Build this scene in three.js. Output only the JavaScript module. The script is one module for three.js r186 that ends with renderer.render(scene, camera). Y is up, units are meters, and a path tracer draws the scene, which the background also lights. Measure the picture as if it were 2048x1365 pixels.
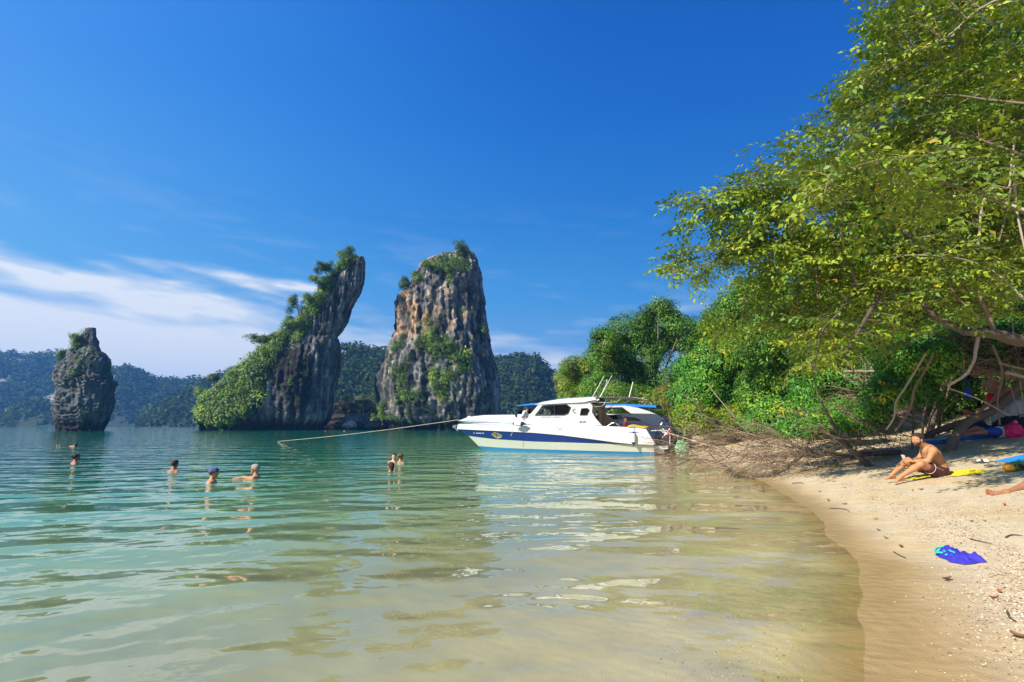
import * as THREE from 'three';
import { mergeGeometries } from 'three/addons/utils/BufferGeometryUtils.js';
import { MeshBVH } from 'three-mesh-bvh';

// ---------- camera, sky, sun, exposure ----------
const scene = new THREE.Scene();
const camera = new THREE.PerspectiveCamera(67.35, 1024 / 682, 0.05, 9000);
const TILT = 9.3 * Math.PI / 180;
camera.position.set(0, 1.5, 0);
camera.rotation.x = TILT;
const SUN = new THREE.Vector3(-0.70, 0.62, 0.40).normalize();
const sun = new THREE.DirectionalLight(new THREE.Color(1, 0.93, 0.78), 5);
sun.position.copy(SUN).multiplyScalar(300);
sun.castShadow = true; sun.shadow.mapSize.set(4096, 4096);
sun.shadow.camera.left = -60; sun.shadow.camera.right = 60; sun.shadow.camera.top = 60; sun.shadow.camera.bottom = -60; sun.shadow.camera.far = 900;
scene.add(sun); sun.target.position.set(0, 0, -20); scene.add(sun.target);
const renderer = new THREE.WebGLRenderer({ antialias: true });
renderer.setSize(1024, 682);
renderer.toneMapping = THREE.LinearToneMapping;
renderer.toneMappingExposure = 1.72;
renderer.shadowMap.enabled = true;

// ---------- small numeric helpers ----------
const { clamp, lerp, smoothstep } = THREE.MathUtils;
const V = (x, y, z) => new THREE.Vector3(x, y, z);
function rng(seed) { let s = seed | 0; return () => { s = (s + 0x6d2b79f5) | 0; let t = Math.imul(s ^ (s >>> 15), 1 | s); t = (t + Math.imul(t ^ (t >>> 7), 61 | t)) ^ t; return ((t ^ (t >>> 14)) >>> 0) / 4294967296; }; }
const PERM = new Uint8Array(512); { const r = rng(7), a = [...Array(256).keys()]; for (let i = 255; i > 0; i--) { const j = Math.floor(r() * (i + 1)); [a[i], a[j]] = [a[j], a[i]]; } for (let i = 0; i < 512; i++) PERM[i] = a[i & 255]; }
const GX = [1, -1, 1, -1, 1, -1, 1, -1, 0, 0, 0, 0, 1, -1, 0, 0], GY = [1, 1, -1, -1, 0, 0, 0, 0, 1, -1, 1, -1, 1, 1, -1, -1], GZ = [0, 0, 0, 0, 1, 1, -1, -1, 1, 1, -1, -1, 0, 0, 1, -1];
function noise(x, y, z) {
  const X = Math.floor(x), Y = Math.floor(y), Z = Math.floor(z); x -= X; y -= Y; z -= Z;
  const u = x * x * x * (x * (x * 6 - 15) + 10), v = y * y * y * (y * (y * 6 - 15) + 10), w = z * z * z * (z * (z * 6 - 15) + 10);
  const xi = X & 255, yi = Y & 255, zi = Z & 255;
  const A = PERM[xi] + yi, B = PERM[xi + 1] + yi, AA = PERM[A] + zi, AB = PERM[A + 1] + zi, BA = PERM[B] + zi, BB = PERM[B + 1] + zi;
  const g = (h, a, b, c) => { h &= 15; return GX[h] * a + GY[h] * b + GZ[h] * c; };
  const x0 = lerp(g(PERM[AA], x, y, z), g(PERM[BA], x - 1, y, z), u), x1 = lerp(g(PERM[AB], x, y - 1, z), g(PERM[BB], x - 1, y - 1, z), u);
  const x2 = lerp(g(PERM[AA + 1], x, y, z - 1), g(PERM[BA + 1], x - 1, y, z - 1), u), x3 = lerp(g(PERM[AB + 1], x, y - 1, z - 1), g(PERM[BB + 1], x - 1, y - 1, z - 1), u);
  return lerp(lerp(x0, x1, v), lerp(x2, x3, v), w);
}
function fbm(x, y, z, o = 4) { let s = 0, a = 0.5; for (let i = 0; i < o; i++) { s += a * noise(x, y, z); x = x * 2.03 + 5.1; y = y * 2.03 + 1.7; z = z * 2.03 + 9.2; a *= 0.5; } return s; }
function ridged(x, y, z, o = 3) { let s = 0, a = 0.5; for (let i = 0; i < o; i++) { s += a * (1 - 2 * Math.abs(noise(x, y, z))); x = x * 2.1 + 3.1; y = y * 2.1 + 7.7; z = z * 2.1 + 1.2; a *= 0.5; } return s; }
function table(pts, x) { if (x <= pts[0][0]) return pts[0][1]; for (let i = 1; i < pts.length; i++) if (x <= pts[i][0]) { const t = (x - pts[i - 1][0]) / (pts[i][0] - pts[i - 1][0]); return lerp(pts[i - 1][1], pts[i][1], t); } return pts[pts.length - 1][1]; }
const sm = (a, b, x) => { const t = clamp((x - a) / (b - a), 0, 1); return t * t * (3 - 2 * t); };

// a surveying aid: the place seen at photo pixel (u, v), D metres in front of the lens
const CT = Math.cos(TILT), ST = Math.sin(TILT);
const rayAt = (u, v) => { const a = (u - 1024) / 1024, b = (682.5 - v) / 1024; return V(a, b * CT + ST, b * ST - CT); };
const at = (u, v, D) => rayAt(u, v).multiplyScalar(D).add(V(0, 1.5, 0));
const rgb = (r, g, b) => new THREE.Color().setRGB(r, g, b);

// ---------- naming ----------
const used = new Map();
function numbered(name) { const n = used.get(name) || 0; used.set(name, n + 1); return n ? name + '_' + String(n).padStart(3, '0') : name; }
function tag(o, label, category, group, kind) { o.userData.label = label; if (category) o.userData.category = category; if (group) o.userData.group = group; if (kind) o.userData.kind = kind; return o; }
function thing(name, label, category, pos = V(0, 0, 0), turn = 0, group) { const g = new THREE.Group(); g.name = numbered(name); g.position.copy(pos); g.rotation.y = turn; scene.add(g); tag(g, label, category, group); return g; }
function part(name, geometry, material, parent) { const m = new THREE.Mesh(geometry, material); m.name = name; m.castShadow = m.receiveShadow = true; parent.add(m); return m; }
function single(name, geometry, material, label, category, group) { const m = part(numbered(name), geometry, material, scene); tag(m, label, category, group); return m; }
function structure(name, geometry, material, label) { const m = part(numbered(name), geometry, material, scene); m.userData.kind = 'structure'; if (label) m.userData.label = label; return m; }
function std(color, rough = 0.7, more = {}) { return new THREE.MeshPhysicalMaterial({ color, roughness: rough, ...more }); }
function dataTex(w, h, f, srgb, repeat = true) { const d = new Uint8Array(w * h * 4), o = [0, 0, 0, 255]; for (let y = 0; y < h; y++) for (let x = 0; x < w; x++) { o[3] = 1; f(x, y, o); const i = (y * w + x) * 4; for (let c = 0; c < 4; c++) d[i + c] = clamp(o[c], 0, 1) * 255; } const t = new THREE.DataTexture(d, w, h); t.wrapS = t.wrapT = repeat ? THREE.RepeatWrapping : THREE.ClampToEdgeWrapping; t.magFilter = THREE.LinearFilter; t.minFilter = THREE.LinearFilter; if (srgb) t.colorSpace = THREE.SRGBColorSpace; t.needsUpdate = true; return t; }

// ---------- sky ----------
{
  const W = 3072, H = 1536, d = new Float32Array(W * H * 4);
  const deep = [[0, [.30, .50, .72]], [4, [.22, .44, .72]], [8, [.12, .35, .69]], [14, [.04, .26, .66]], [22, [.014, .17, .58]], [32, [.006, .118, .52]], [42, [.0045, .092, .46]], [60, [.004, .075, .38]], [90, [.004, .07, .34]]];
  const pale = [[0, [.45, .62, .82]], [4, [.36, .57, .84]], [8, [.22, .49, .86]], [14, [.12, .42, .86]], [22, [.072, .33, .82]], [32, [.044, .255, .79]], [42, [.034, .22, .75]], [60, [.028, .19, .66]], [90, [.02, .14, .52]]];
  const pick = (t, e) => { for (let i = 1; i < t.length; i++) if (e <= t[i][0]) { const k = (e - t[i - 1][0]) / (t[i][0] - t[i - 1][0]); return t[i][1].map((x, c) => lerp(t[i - 1][1][c], x, k)); } return t[t.length - 1][1]; };
  const aSun = Math.atan2(SUN.x, -SUN.z);
  for (let row = H / 2; row < H; row++) {
    const el = ((row + 0.5) / H - 0.5) * Math.PI, e = el * 180 / Math.PI, A = pick(deep, e), B = pick(pale, e), ce = Math.cos(el), y = Math.sin(el);
    for (let col = 0; col < W; col++) {
      const ph = ((col + 0.5) / W - 0.5) * 2 * Math.PI, x = Math.cos(ph) * ce, z = Math.sin(ph) * ce;
      const a = Math.atan2(x, -z), w = clamp((Math.cos(a - aSun) + 1) / 1.12, 0, 1.25);
      const o = (row * W + col) * 4;
      const haze = 0.05 * fbm(x * 2.2 + 3, y * 6, z * 2.2, 3);
      let r = A[0] * Math.pow(B[0] / A[0], w + haze * 2), g = A[1] * Math.pow(B[1] / A[1], w + haze * 2), b = A[2] * Math.pow(B[2] / A[2], w + haze * 2);
      if (e < 26) {
        // cirrus: long streaks drawn out sideways, thick low in the sky towards the sun side
        const n1 = fbm(x * 3.1 + 1.3, y * 16 + 0.6 * fbm(x * 5, y * 9, z * 5, 2) + a * 1.0, z * 3.1, 5), n2 = fbm(x * 9 + 7, y * 52 + a * 3.2, z * 9 + 2, 4);
        const top = 7.0 + 5.2 * sm(0.15, 1.0, w) + n1 * 9 + n2 * 3;
        let c = sm(top + 3.2, top - 4.6, e) * (0.86 + 0.55 * n1 + 0.4 * n2 + 0.32 * sm(0.3, 1, w));
        c *= 0.78 + 0.22 * sm(0.5, 5, e);
        c += 0.85 * sm(0.10, 0.42, n2 * 0.8 + n1 * 0.75 - Math.abs(e - 12.3 - 2 * noise(x * 3, 1, z * 3)) * 0.10) * sm(0.3, 0.95, w);
        c += 0.10 * sm(0, 0.5, n1 + n2) * sm(26, 14, e);
        c = clamp(c, 0, 0.97);
        const br = 0.86 + 0.12 * w;
        r = lerp(r, 0.90 * br, c); g = lerp(g, 0.955 * br, c); b = lerp(b, 1.03 * br, c);
      }
      d[o] = r * 0.581; d[o + 1] = g * 0.581; d[o + 2] = b * 0.581; d[o + 3] = 1;
    }
  }
  for (let row = 0; row < H / 2; row++) for (let col = 0; col < W; col++) { const o = (row * W + col) * 4; d[o] = .05; d[o + 1] = .12; d[o + 2] = .12; d[o + 3] = 1; }
  const t = new THREE.DataTexture(d, W, H, THREE.RGBAFormat, THREE.FloatType);
  t.mapping = THREE.EquirectangularReflectionMapping; t.magFilter = THREE.LinearFilter; t.minFilter = THREE.LinearFilter; t.needsUpdate = true;
  scene.background = t; scene.environment = t;
}
scene.fog = new THREE.FogExp2(new THREE.Color(0.13, 0.42, 1), 0.00032);
// ---------- shoreline, sand and seabed ----------
const SHORE = [[-60, 50], [-14, 22], [-4, 8], [0.2, 1.5], [1.35, -1.5], [2.08, -3.31], [2.75, -4.4], [3.75, -5.75], [4.4, -7.4], [5.3, -9.4], [6.2, -12.2], [6.9, -15], [7.3, -17.5], [7.6, -21], [7.95, -25.8], [8.4, -30], [8.2, -36], [7.4, -43], [5.6, -52], [8, -62], [16, -74], [40, -92], [150, -130], [700, -200]];
function shore(x, z) { // signed distance from the waterline, land positive
  let best = 1e9, side = 1;
  for (let i = 1; i < SHORE.length; i++) {
    const ax = SHORE[i - 1][0], az = SHORE[i - 1][1], bx = SHORE[i][0] - ax, bz = SHORE[i][1] - az, px = x - ax, pz = z - az;
    const t = clamp((px * bx + pz * bz) / (bx * bx + bz * bz), 0, 1), dx = px - bx * t, dz = pz - bz * t, q = dx * dx + dz * dz;
    if (q < best) { best = q; side = bx * pz - bz * px > 0 ? 1 : -1; }
  }
  return Math.sqrt(best) * side;
}
function groundY(x, z) {
  const s = shore(x, z);
  let y;
  if (s > 0) { y = 0.17 * Math.min(s, 9) + (s > 9 ? 0.42 * (Math.min(s, 46) - 9) : 0) + 0.03 * fbm(x * 0.5, 3, z * 0.5, 3) * Math.min(1, s) + 0.014 * fbm(x * 2.2, 1, z * 2.2, 3) * Math.min(1, s * 0.7); }
  else y = s > -25 ? 0.088 * s : -2.2 + 0.05 * (s + 25) * (s > -100 ? 1 : 0) - (s > -100 ? 0 : 3.75);
  y += 0.014 * noise(x * 0.9, 8, z * 0.9) * Math.exp(-s * s * 0.6);
  return Math.max(y + (s < 0 ? 0.02 * fbm(x * 0.7, 5, z * 0.7, 3) * Math.min(1, -s) : 0), -6);
}
const ground = (u, v) => { const r = rayAt(u, v); let t = 1; for (let i = 0; i < 4000; i++) { const x = r.x * t, y = 1.5 + r.y * t, z = r.z * t, h = y - groundY(x, z); if (h < 0.002) return V(x, groundY(x, z), z); t += Math.max(0.003, h * 0.3); } return V(r.x * t, 0, r.z * t); };
const onSand = (x, z) => V(x, groundY(x, z), z);
{
  const N = 400, k = 6.2, S = 1500, pos = [], col = [], uv = [], uv1 = [], idx = [], f = (t) => Math.sinh(k * t) / Math.sinh(k) * S;
  for (let j = 0; j <= N; j++) for (let i = 0; i <= N; i++) {
    const x = 3.5 + f(i / N * 2 - 1), z = -7 + f(j / N * 2 - 1), y = groundY(x, z), s = clamp(shore(x, z), -200, 200);
    pos.push(x, y, z); uv.push(x, -z); uv1.push(x / 20, -z / 25);
    const n = fbm(x * 0.8, 2, z * 0.8, 4), n2 = fbm(x * 3.1, 7, z * 3.1, 3);
    // dry sand, damp sand by the water, olive seabed, leaf litter under the trees
    const dry = [0.70, 0.53, 0.30], wet = [0.50, 0.34, 0.15], bed = [0.70, 0.60, 0.34], pale = [0.73, 0.61, 0.42], litter = [0.22, 0.15, 0.08];
    const wl = 0.28 + 0.4 * n + 0.35 * sm(-7, -3.5, z);
    let c = dry.map((v, q) => lerp(v, pale[q], sm(0.05, 0.35, n + 0.25) * 0.75));
    c = c.map((v, q) => lerp(v, wet[q], sm(wl + 0.45, wl - 0.25, s)));
    c = c.map((v, q) => lerp(v, bed[q] * (1 + 0.7 * fbm(x * 0.55, 9, z * 0.55, 3) + 0.35 * noise(x * 2.1, 4, z * 2.1)), sm(0.0, -0.5, s)));
    c = c.map((v, q) => lerp(v, litter[q], sm(8.6, 10.5, s + n * 2)));
    col.push(...c.map((v) => clamp(v * (1 + 0.16 * n2), 0, 1)));
  }
  for (let j = 0; j < N; j++) for (let i = 0; i < N; i++) { const a = j * (N + 1) + i; idx.push(a, a + N + 1, a + 1, a + 1, a + N + 1, a + N + 2); }
  const g = new THREE.BufferGeometry();
  g.setAttribute('position', new THREE.Float32BufferAttribute(pos, 3)); g.setAttribute('color', new THREE.Float32BufferAttribute(col, 3)); g.setAttribute('uv', new THREE.Float32BufferAttribute(uv, 2)); g.setAttribute('uv1', new THREE.Float32BufferAttribute(uv1, 2)); g.setIndex(idx); g.computeVertexNormals();
  const r = rng(5);
  const grain = dataTex(1024, 1024, (x, y, o) => { const n = r(), m = r(), p = 0.5 + 0.5 * Math.sin(x * 0.006135923 * 3 + 2 * Math.sin(y * 0.006135923 * 2)); let v = 0.86 + 0.10 * (n - 0.5) + 0.03 * p; o[0] = v; o[1] = v; o[2] = v; if (m < 0.012) { o[0] = o[1] = o[2] = 0.55 + 0.2 * n; } else if (m < 0.02) { o[0] = o[1] = o[2] = 1; } }, true);
  grain.repeat.set(1 / 1.7, 1 / 1.7);
  const bw = Array.from({ length: 46 }, () => [Math.round((r() - 0.5) * 60), Math.round((r() - 0.5) * 60), r() * 6.28]);
  const bump = dataTex(512, 512, (x, y, o) => { let n = 0; for (const [i, j, p] of bw) n += Math.cos((i * x + j * y) * 0.01227185 + p) / (2 + 0.09 * Math.hypot(i, j)); o[0] = o[1] = o[2] = 0.5 + 0.05 * n + 0.16 * (r() - 0.5); }, false);
  bump.repeat.set(1 / 3.1, 1 / 3.1);
  const rough = dataTex(512, 640, (x, y, o) => { const X = lerp(0, 20, (x + .5) / 512), Z = lerp(0, -25, (y + .5) / 640), s = shore(X, Z); o[0] = o[1] = o[2] = lerp(0.28, 0.9, sm(0.05, 0.75 + 0.3 * noise(X, 2, Z), s)); }, false, false); rough.channel = 1;
  structure('beach', g, std(0xffffff, 1, { vertexColors: true, map: grain, bumpMap: bump, bumpScale: 0.02, specularIntensity: 0.6, roughnessMap: rough }), 'sandy beach sloping into the shallow green water');
}

// ---------- the sea ----------
const waterDepth = (x, z) => Math.max(0, -groundY(x, z));
{
  // a wind-ruffled surface: one tile of summed waves as a normal map, broken up by a long low swell in the mesh
  const L = 13, M = 1024, r = rng(11), waves = [];
  for (let n = 0; n < 90; n++) {
    const lam = 0.16 * Math.pow(22, Math.pow(r(), 0.85)), th = Math.PI * 0.5 + 0.14 + (r() + r() + r() - 1.5) * (lam > 1 ? 0.75 : 1.15);
    const i = Math.round(Math.cos(th) * L / lam), j = Math.round(Math.sin(th) * L / lam);
    if (!i && !j) continue;
    const kk = Math.hypot(i, j) * 2 * Math.PI / L, l = 2 * Math.PI / kk;
    waves.push([i, j, r() * 6.283, 0.0155 * Math.pow(l / 0.7, l < 0.7 ? 0.55 : -0.1)]);
  }
  const cosT = Array.from({ length: M }, (_, q) => q);
  const sx = new Float32Array(M * M), sy = new Float32Array(M * M);
  for (const [i, j, p, s] of waves) {
    const q = Math.hypot(i, j), cx = s * i / q, cy = s * j / q, w = 2 * Math.PI / M;
    for (let y = 0; y < M; y++) for (let x = 0, o = y * M; x < M; x++, o++) { const c = Math.cos(w * (i * x + j * y) + p); sx[o] += cx * c; sy[o] += cy * c; }
  }
  const nm = dataTex(M, M, (x, y, o) => { const q = y * M + x, k = 1 / Math.hypot(sx[q], sy[q], 0.35); o[0] = 0.5 - 0.5 * sx[q] * k; o[1] = 0.5 - 0.5 * sy[q] * k; o[2] = 0.5 + 0.5 * 0.35 * k; }, false);
  nm.repeat.set(1 / L, 1 / L);
  const rw = Array.from({ length: 40 }, () => { const lam = 0.05 + 0.2 * r(), th = 1.7 + (r() + r() - 1) * 1.5; return [Math.round(Math.cos(th) * 2.7 / lam), Math.round(Math.sin(th) * 2.7 / lam), r() * 6.28, lam]; });
  const fine = dataTex(512, 512, (x, y, o) => { let h = 0; for (const [i, j, p, l] of rw) h += l * Math.cos((i * x + j * y) * 0.01227185 + p); o[0] = o[1] = o[2] = 0.5 + h * 0.26; }, false); fine.repeat.set(1 / 2.7, 1 / 2.7);
  const cut = (d) => table([[0, 1], [0.03, 0.97], [0.15, 0.80], [0.3, 0.60], [0.5, 0.38], [0.8, 0.17], [1.3, 0.04], [1.9, 0]], d);
  const TX0 = -40, TX1 = 20, TZ0 = -75, TZ1 = 15;
  const tm = dataTex(512, 768, (x, y, o) => { const X = lerp(TX0, TX1, (x + 0.5) / 512), Z = lerp(TZ1, TZ0, (y + 0.5) / 768); o[0] = o[1] = o[2] = cut(waterDepth(X, Z)); }, false, false);
  tm.channel = 1;
  const N = 300, k = 6.4, S = 3000, pos = [], col = [], uv = [], uv1 = [], idx = [], f = (t) => Math.sinh(k * t) / Math.sinh(k) * S;
  const shade = [[0, [.97, .95, .86]], [.08, [.94, .91, .74]], [.2, [.77, .74, .44]], [.35, [.50, .51, .23]], [.6, [.29, .41, .185]], [1.0, [.10, .28, .125]], [1.6, [.025, .18, .08]], [2.4, [.004, .125, .058]], [4, [.003, .115, .066]]];
  for (let j = 0; j <= N; j++) for (let i = 0; i <= N; i++) {
    const x = 0 + f(i / N * 2 - 1), z = -8 + f(j / N * 2 - 1), d = waterDepth(x, z) * (1 + 0.25 * fbm(x * 0.07, 4, z * 0.07, 2));
    pos.push(x, 0.004 * Math.sin(x * 0.9 + z * 1.7) * sm(60, 20, Math.hypot(x, z)), z); uv.push(x, -z); uv1.push((x - TX0) / (TX1 - TX0), (z - TZ1) / (TZ0 - TZ1));
    let q = 1; while (q < shade.length - 1 && d > shade[q][0]) q++;
    const t = clamp((d - shade[q - 1][0]) / (shade[q][0] - shade[q - 1][0]), 0, 1);
    col.push(...shade[q][1].map((v, c) => lerp(shade[q - 1][1][c], v, t)));
  }
  for (let j = 0; j < N; j++) for (let i = 0; i < N; i++) { const a = j * (N + 1) + i; idx.push(a, a + N + 1, a + 1, a + 1, a + N + 1, a + N + 2); }
  const g = new THREE.BufferGeometry();
  g.setAttribute('position', new THREE.Float32BufferAttribute(pos, 3)); g.setAttribute('color', new THREE.Float32BufferAttribute(col, 3)); g.setAttribute('uv', new THREE.Float32BufferAttribute(uv, 2)); g.setAttribute('uv1', new THREE.Float32BufferAttribute(uv1, 2)); g.setIndex(idx); g.computeVertexNormals();
  structure('sea', g, new THREE.MeshPhysicalMaterial({ color: 0xffffff, vertexColors: true, roughness: 0.025, ior: 1.5, specularIntensity: 1.5, bumpMap: fine, bumpScale: 0.002, transmission: 1, transmissionMap: tm, thickness: 0, normalMap: nm, normalScale: new THREE.Vector2(0.31, 0.31) }), 'calm green sea with small ripples, clear over sand near the beach');
}
// ---------- foliage kit ----------
function leafGeo(list) { // list of {p, d(len dir), n(normal-ish), len, wid, droop}: a folded, pointed leaf of four triangles each
  const pos = [], nor = [], idx = [];
  for (const { p, d, n, len, wid, fold = 0.22, out } of list) {
    const f = d.clone().normalize(), s = V().crossVectors(f, n).normalize(), u = V().crossVectors(s, f).normalize(), b = pos.length / 3;
    const pts = [[0, 0, 0], [0.38, 0.5, fold], [0.42, 0, 0], [0.38, -0.5, fold], [1, 0, -0.16]];
    for (const [a, w, h] of pts) { const q = p.clone().addScaledVector(f, a * len).addScaledVector(s, w * wid).addScaledVector(u, h * wid); pos.push(q.x, q.y, q.z); const m = u.clone().addScaledVector(s, -w * 0.7); if (out) m.addScaledVector(out, 0.5 * Math.sign(m.dot(out) || 1)); m.normalize(); nor.push(m.x, m.y, m.z); }
    idx.push(b, b + 1, b + 2, b, b + 2, b + 3, b + 1, b + 4, b + 2, b + 2, b + 4, b + 3);
  }
  const g = new THREE.BufferGeometry();
  g.setAttribute('position', new THREE.Float32BufferAttribute(pos, 3)); g.setAttribute('normal', new THREE.Float32BufferAttribute(nor, 3)); g.setIndex(idx);
  return g;
}
function leafClump(n, len, wid, seed, flat = 0.8) { // leaves on the upper shell of a unit tuft
  const r = rng(seed), L = [];
  for (let i = 0; i < n; i++) {
    const a = r() * 6.283, c = r() * 1.75 - 0.75, s = Math.sqrt(Math.max(0, 1 - c * c)), o = V(Math.cos(a) * s, c, Math.sin(a) * s), k = 0.45 + 0.55 * Math.sqrt(r());
    const p = V(o.x * k, o.y * k * flat, o.z * k), d = o.clone().add(V(r() - 0.5, r() * 0.7 - 0.75, r() - 0.5).multiplyScalar(1.5)), nn = V(r() - 0.5, 0.75 + r() * 0.5, r() - 0.5).addScaledVector(o, 0.5);
    L.push({ p, d, n: nn, len: len * (0.7 + 0.6 * r()), wid: wid * (0.7 + 0.6 * r()), out: o });
  }
  return leafGeo(L);
}
const leafMat = new THREE.MeshPhysicalMaterial({ color: 0xffffff, roughness: 0.5, transmission: 0.42, thickness: 0, specularIntensity: 0.6 });
leafMat.name = 'leaf';
const farMat = new THREE.MeshPhysicalMaterial({ color: rgb(0.62, 0.62, 0.62), roughness: 1, transmission: 0.2, thickness: 0, specularIntensity: 0.1 });
const bark = std(rgb(0.17, 0.125, 0.085), 0.9), darkBark = std(rgb(0.085, 0.065, 0.05), 0.9), paleBark = std(rgb(0.34, 0.28, 0.22), 0.9);
function tube(pts, r0, r1, sides = 6, segs) { // a tapering branch through the points
  const c = new THREE.CatmullRomCurve3(pts), n = segs || Math.max(3, pts.length * 3), fr = c.computeFrenetFrames(n, false), pos = [], nor = [], uv = [], idx = [];
  for (let i = 0; i <= n; i++) { const t = i / n, p = c.getPoint(t), R = lerp(r0, r1, t) * (1 + 0.10 * Math.sin(i * 2.3 + p.x * 3)); for (let j = 0; j <= sides; j++) { const a = j / sides * 6.283185, m = fr.normals[i].clone().multiplyScalar(Math.cos(a)).addScaledVector(fr.binormals[i], Math.sin(a)); pos.push(p.x + m.x * R, p.y + m.y * R, p.z + m.z * R); nor.push(m.x, m.y, m.z); uv.push(j / sides, t * 4); } }
  for (let i = 0; i < n; i++) for (let j = 0; j < sides; j++) { const a = i * (sides + 1) + j, b = a + sides + 1; idx.push(a, a + 1, b, a + 1, b + 1, b); }
  const end = (i, flip) => { const p = c.getPoint(i / n), q = pos.length / 3, d = fr.tangents[i]; pos.push(p.x, p.y, p.z); nor.push(d.x * flip, d.y * flip, d.z * flip); uv.push(0, 0); for (let j = 0; j < sides; j++) { const a = i * (sides + 1) + j; flip > 0 ? idx.push(a, a + 1, q) : idx.push(a + 1, a, q); } };
  end(0, -1); end(n, 1);
  const g = new THREE.BufferGeometry();
  g.setAttribute('position', new THREE.Float32BufferAttribute(pos, 3)); g.setAttribute('normal', new THREE.Float32BufferAttribute(nor, 3)); g.setAttribute('uv', new THREE.Float32BufferAttribute(uv, 2)); g.setIndex(idx);
  return g;
}
const _q = new THREE.Quaternion(), _q2 = new THREE.Quaternion(), _m = new THREE.Matrix4(), _s = V(), _y = V(0, 1, 0);
function instances(name, geo, mat, items, parent) { // items: {p, s, up, c, spin}
  const m = new THREE.InstancedMesh(geo, mat, items.length); m.name = name; m.castShadow = m.receiveShadow = true;
  items.forEach((t, i) => { _q.setFromUnitVectors(_y, t.up || _y); _q2.setFromAxisAngle(_y, t.spin || 0); _q.multiply(_q2); typeof t.s === 'number' ? _s.setScalar(t.s) : _s.copy(t.s); m.setMatrixAt(i, _m.compose(t.p, _q, _s)); m.setColorAt(i, t.c); });
  m.userData.kind = 'stuff'; parent.add(m); return m;
}
// palettes: [linear colour, weight]
const PAL = {
  jungle: [[[0.116, 0.282, 0.016], 5], [[0.178, 0.365, 0.019], 4], [[0.070, 0.182, 0.014], 4], [[0.296, 0.401, 0.020], 1.2], [[0.404, 0.347, 0.027], .25]],
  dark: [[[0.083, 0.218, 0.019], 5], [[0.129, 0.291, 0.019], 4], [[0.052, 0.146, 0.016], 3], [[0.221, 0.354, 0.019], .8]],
  vivid: [[[0.103, 0.329, 0.024], 5], [[0.145, 0.380, 0.022], 4], [[0.073, 0.240, 0.028], 3], [[0.290, 0.430, 0.022], 1.4], [[0.605, 0.531, 0.033], .2]],
  lime: [[[0.202, 0.331, 0.014], 5], [[0.278, 0.386, 0.016], 3], [[0.127, 0.248, 0.014], 3], [[0.455, 0.442, 0.023], .8]],
  autumn: [[[0.200, 0.230, 0.015], 4], [[0.360, 0.280, 0.015], 2], [[0.420, 0.200, 0.020], 1], [[0.120, 0.180, 0.012], 3]],
  olive: [[[0.234, 0.340, 0.017], 5], [[0.335, 0.422, 0.020], 4.5], [[0.142, 0.243, 0.017], 3.5], [[0.502, 0.486, 0.024], 1], [[0.921, 0.647, 0.044], .22], [[0.837, 0.360, 0.044], .12]],
  cliff: [[[0.138, 0.256, 0.019], 5], [[0.207, 0.330, 0.018], 4], [[0.089, 0.180, 0.018], 4], [[0.330, 0.390, 0.025], 1.2]],
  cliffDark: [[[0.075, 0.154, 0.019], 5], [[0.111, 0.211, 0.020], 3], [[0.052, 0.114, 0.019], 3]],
  far: [[[0.054, 0.102, 0.026], 5], [[0.072, 0.132, 0.026], 4], [[0.042, 0.079, 0.026], 4], [[0.120, 0.168, 0.024], 1]],
};
function pickColor(pal, r, jitter = 0.25) { let w = 0; for (const p of pal) w += p[1]; let t = r() * w; for (const p of pal) { t -= p[1]; if (t <= 0) { const k = 1 + (r() - 0.5) * 2 * jitter; return rgb(p[0][0] * k, p[0][1] * k, p[0][2] * k); } } return rgb(...pal[0][0]); }
const CLUMPS = [0, 1, 2].map((i) => leafClump(46, 0.42, 0.22, 100 + i));          // broad, loose tufts
const FINE = [0, 1].map((i) => leafClump(72, 0.30, 0.14, 140 + i, 0.7));          // finer tufts
const COARSE = [0, 1].map((i) => leafClump(26, 0.75, 0.5, 160 + i, 0.75));       // for crowns far off
function blobItems(blobs, n, size, pal, r, dens) { // tufts spread through the outer part of overlapping lobes
  const vol = blobs.map((b) => Math.pow(b[1] * b[2] * b[3], 0.67)), tot = vol.reduce((a, b) => a + b, 0), out = [];
  let guard = 0;
  while (out.length < n && guard++ < n * 6) {
    let t = r() * tot, k = 0; while (k < blobs.length - 1 && (t -= vol[k]) > 0) k++;
    const [c, rx, ry, rz] = blobs[k], a = r() * 6.283, y = r() * 2 - 1, s = Math.sqrt(1 - y * y), o = V(Math.cos(a) * s, y, Math.sin(a) * s), q = 1 - 0.55 * r() * r();
    if (y < -0.55 && r() < 0.7) continue;
    const p = V(c.x + o.x * rx * q, c.y + o.y * ry * q, c.z + o.z * rz * q);
    if (dens && noise(p.x * dens, p.y * dens, p.z * dens) < -0.12 + 0.1 * r()) continue;
    out.push({ p, s: lerp(size[0], size[1], r() * r()), up: V(o.x * 0.7 + (r() - 0.5) * 0.6, o.y * 0.6 + 0.75, o.z * 0.7 + (r() - 0.5) * 0.6).normalize(), spin: r() * 6.28, c: pickColor(pal, r) });
  }
  return out;
}
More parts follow.
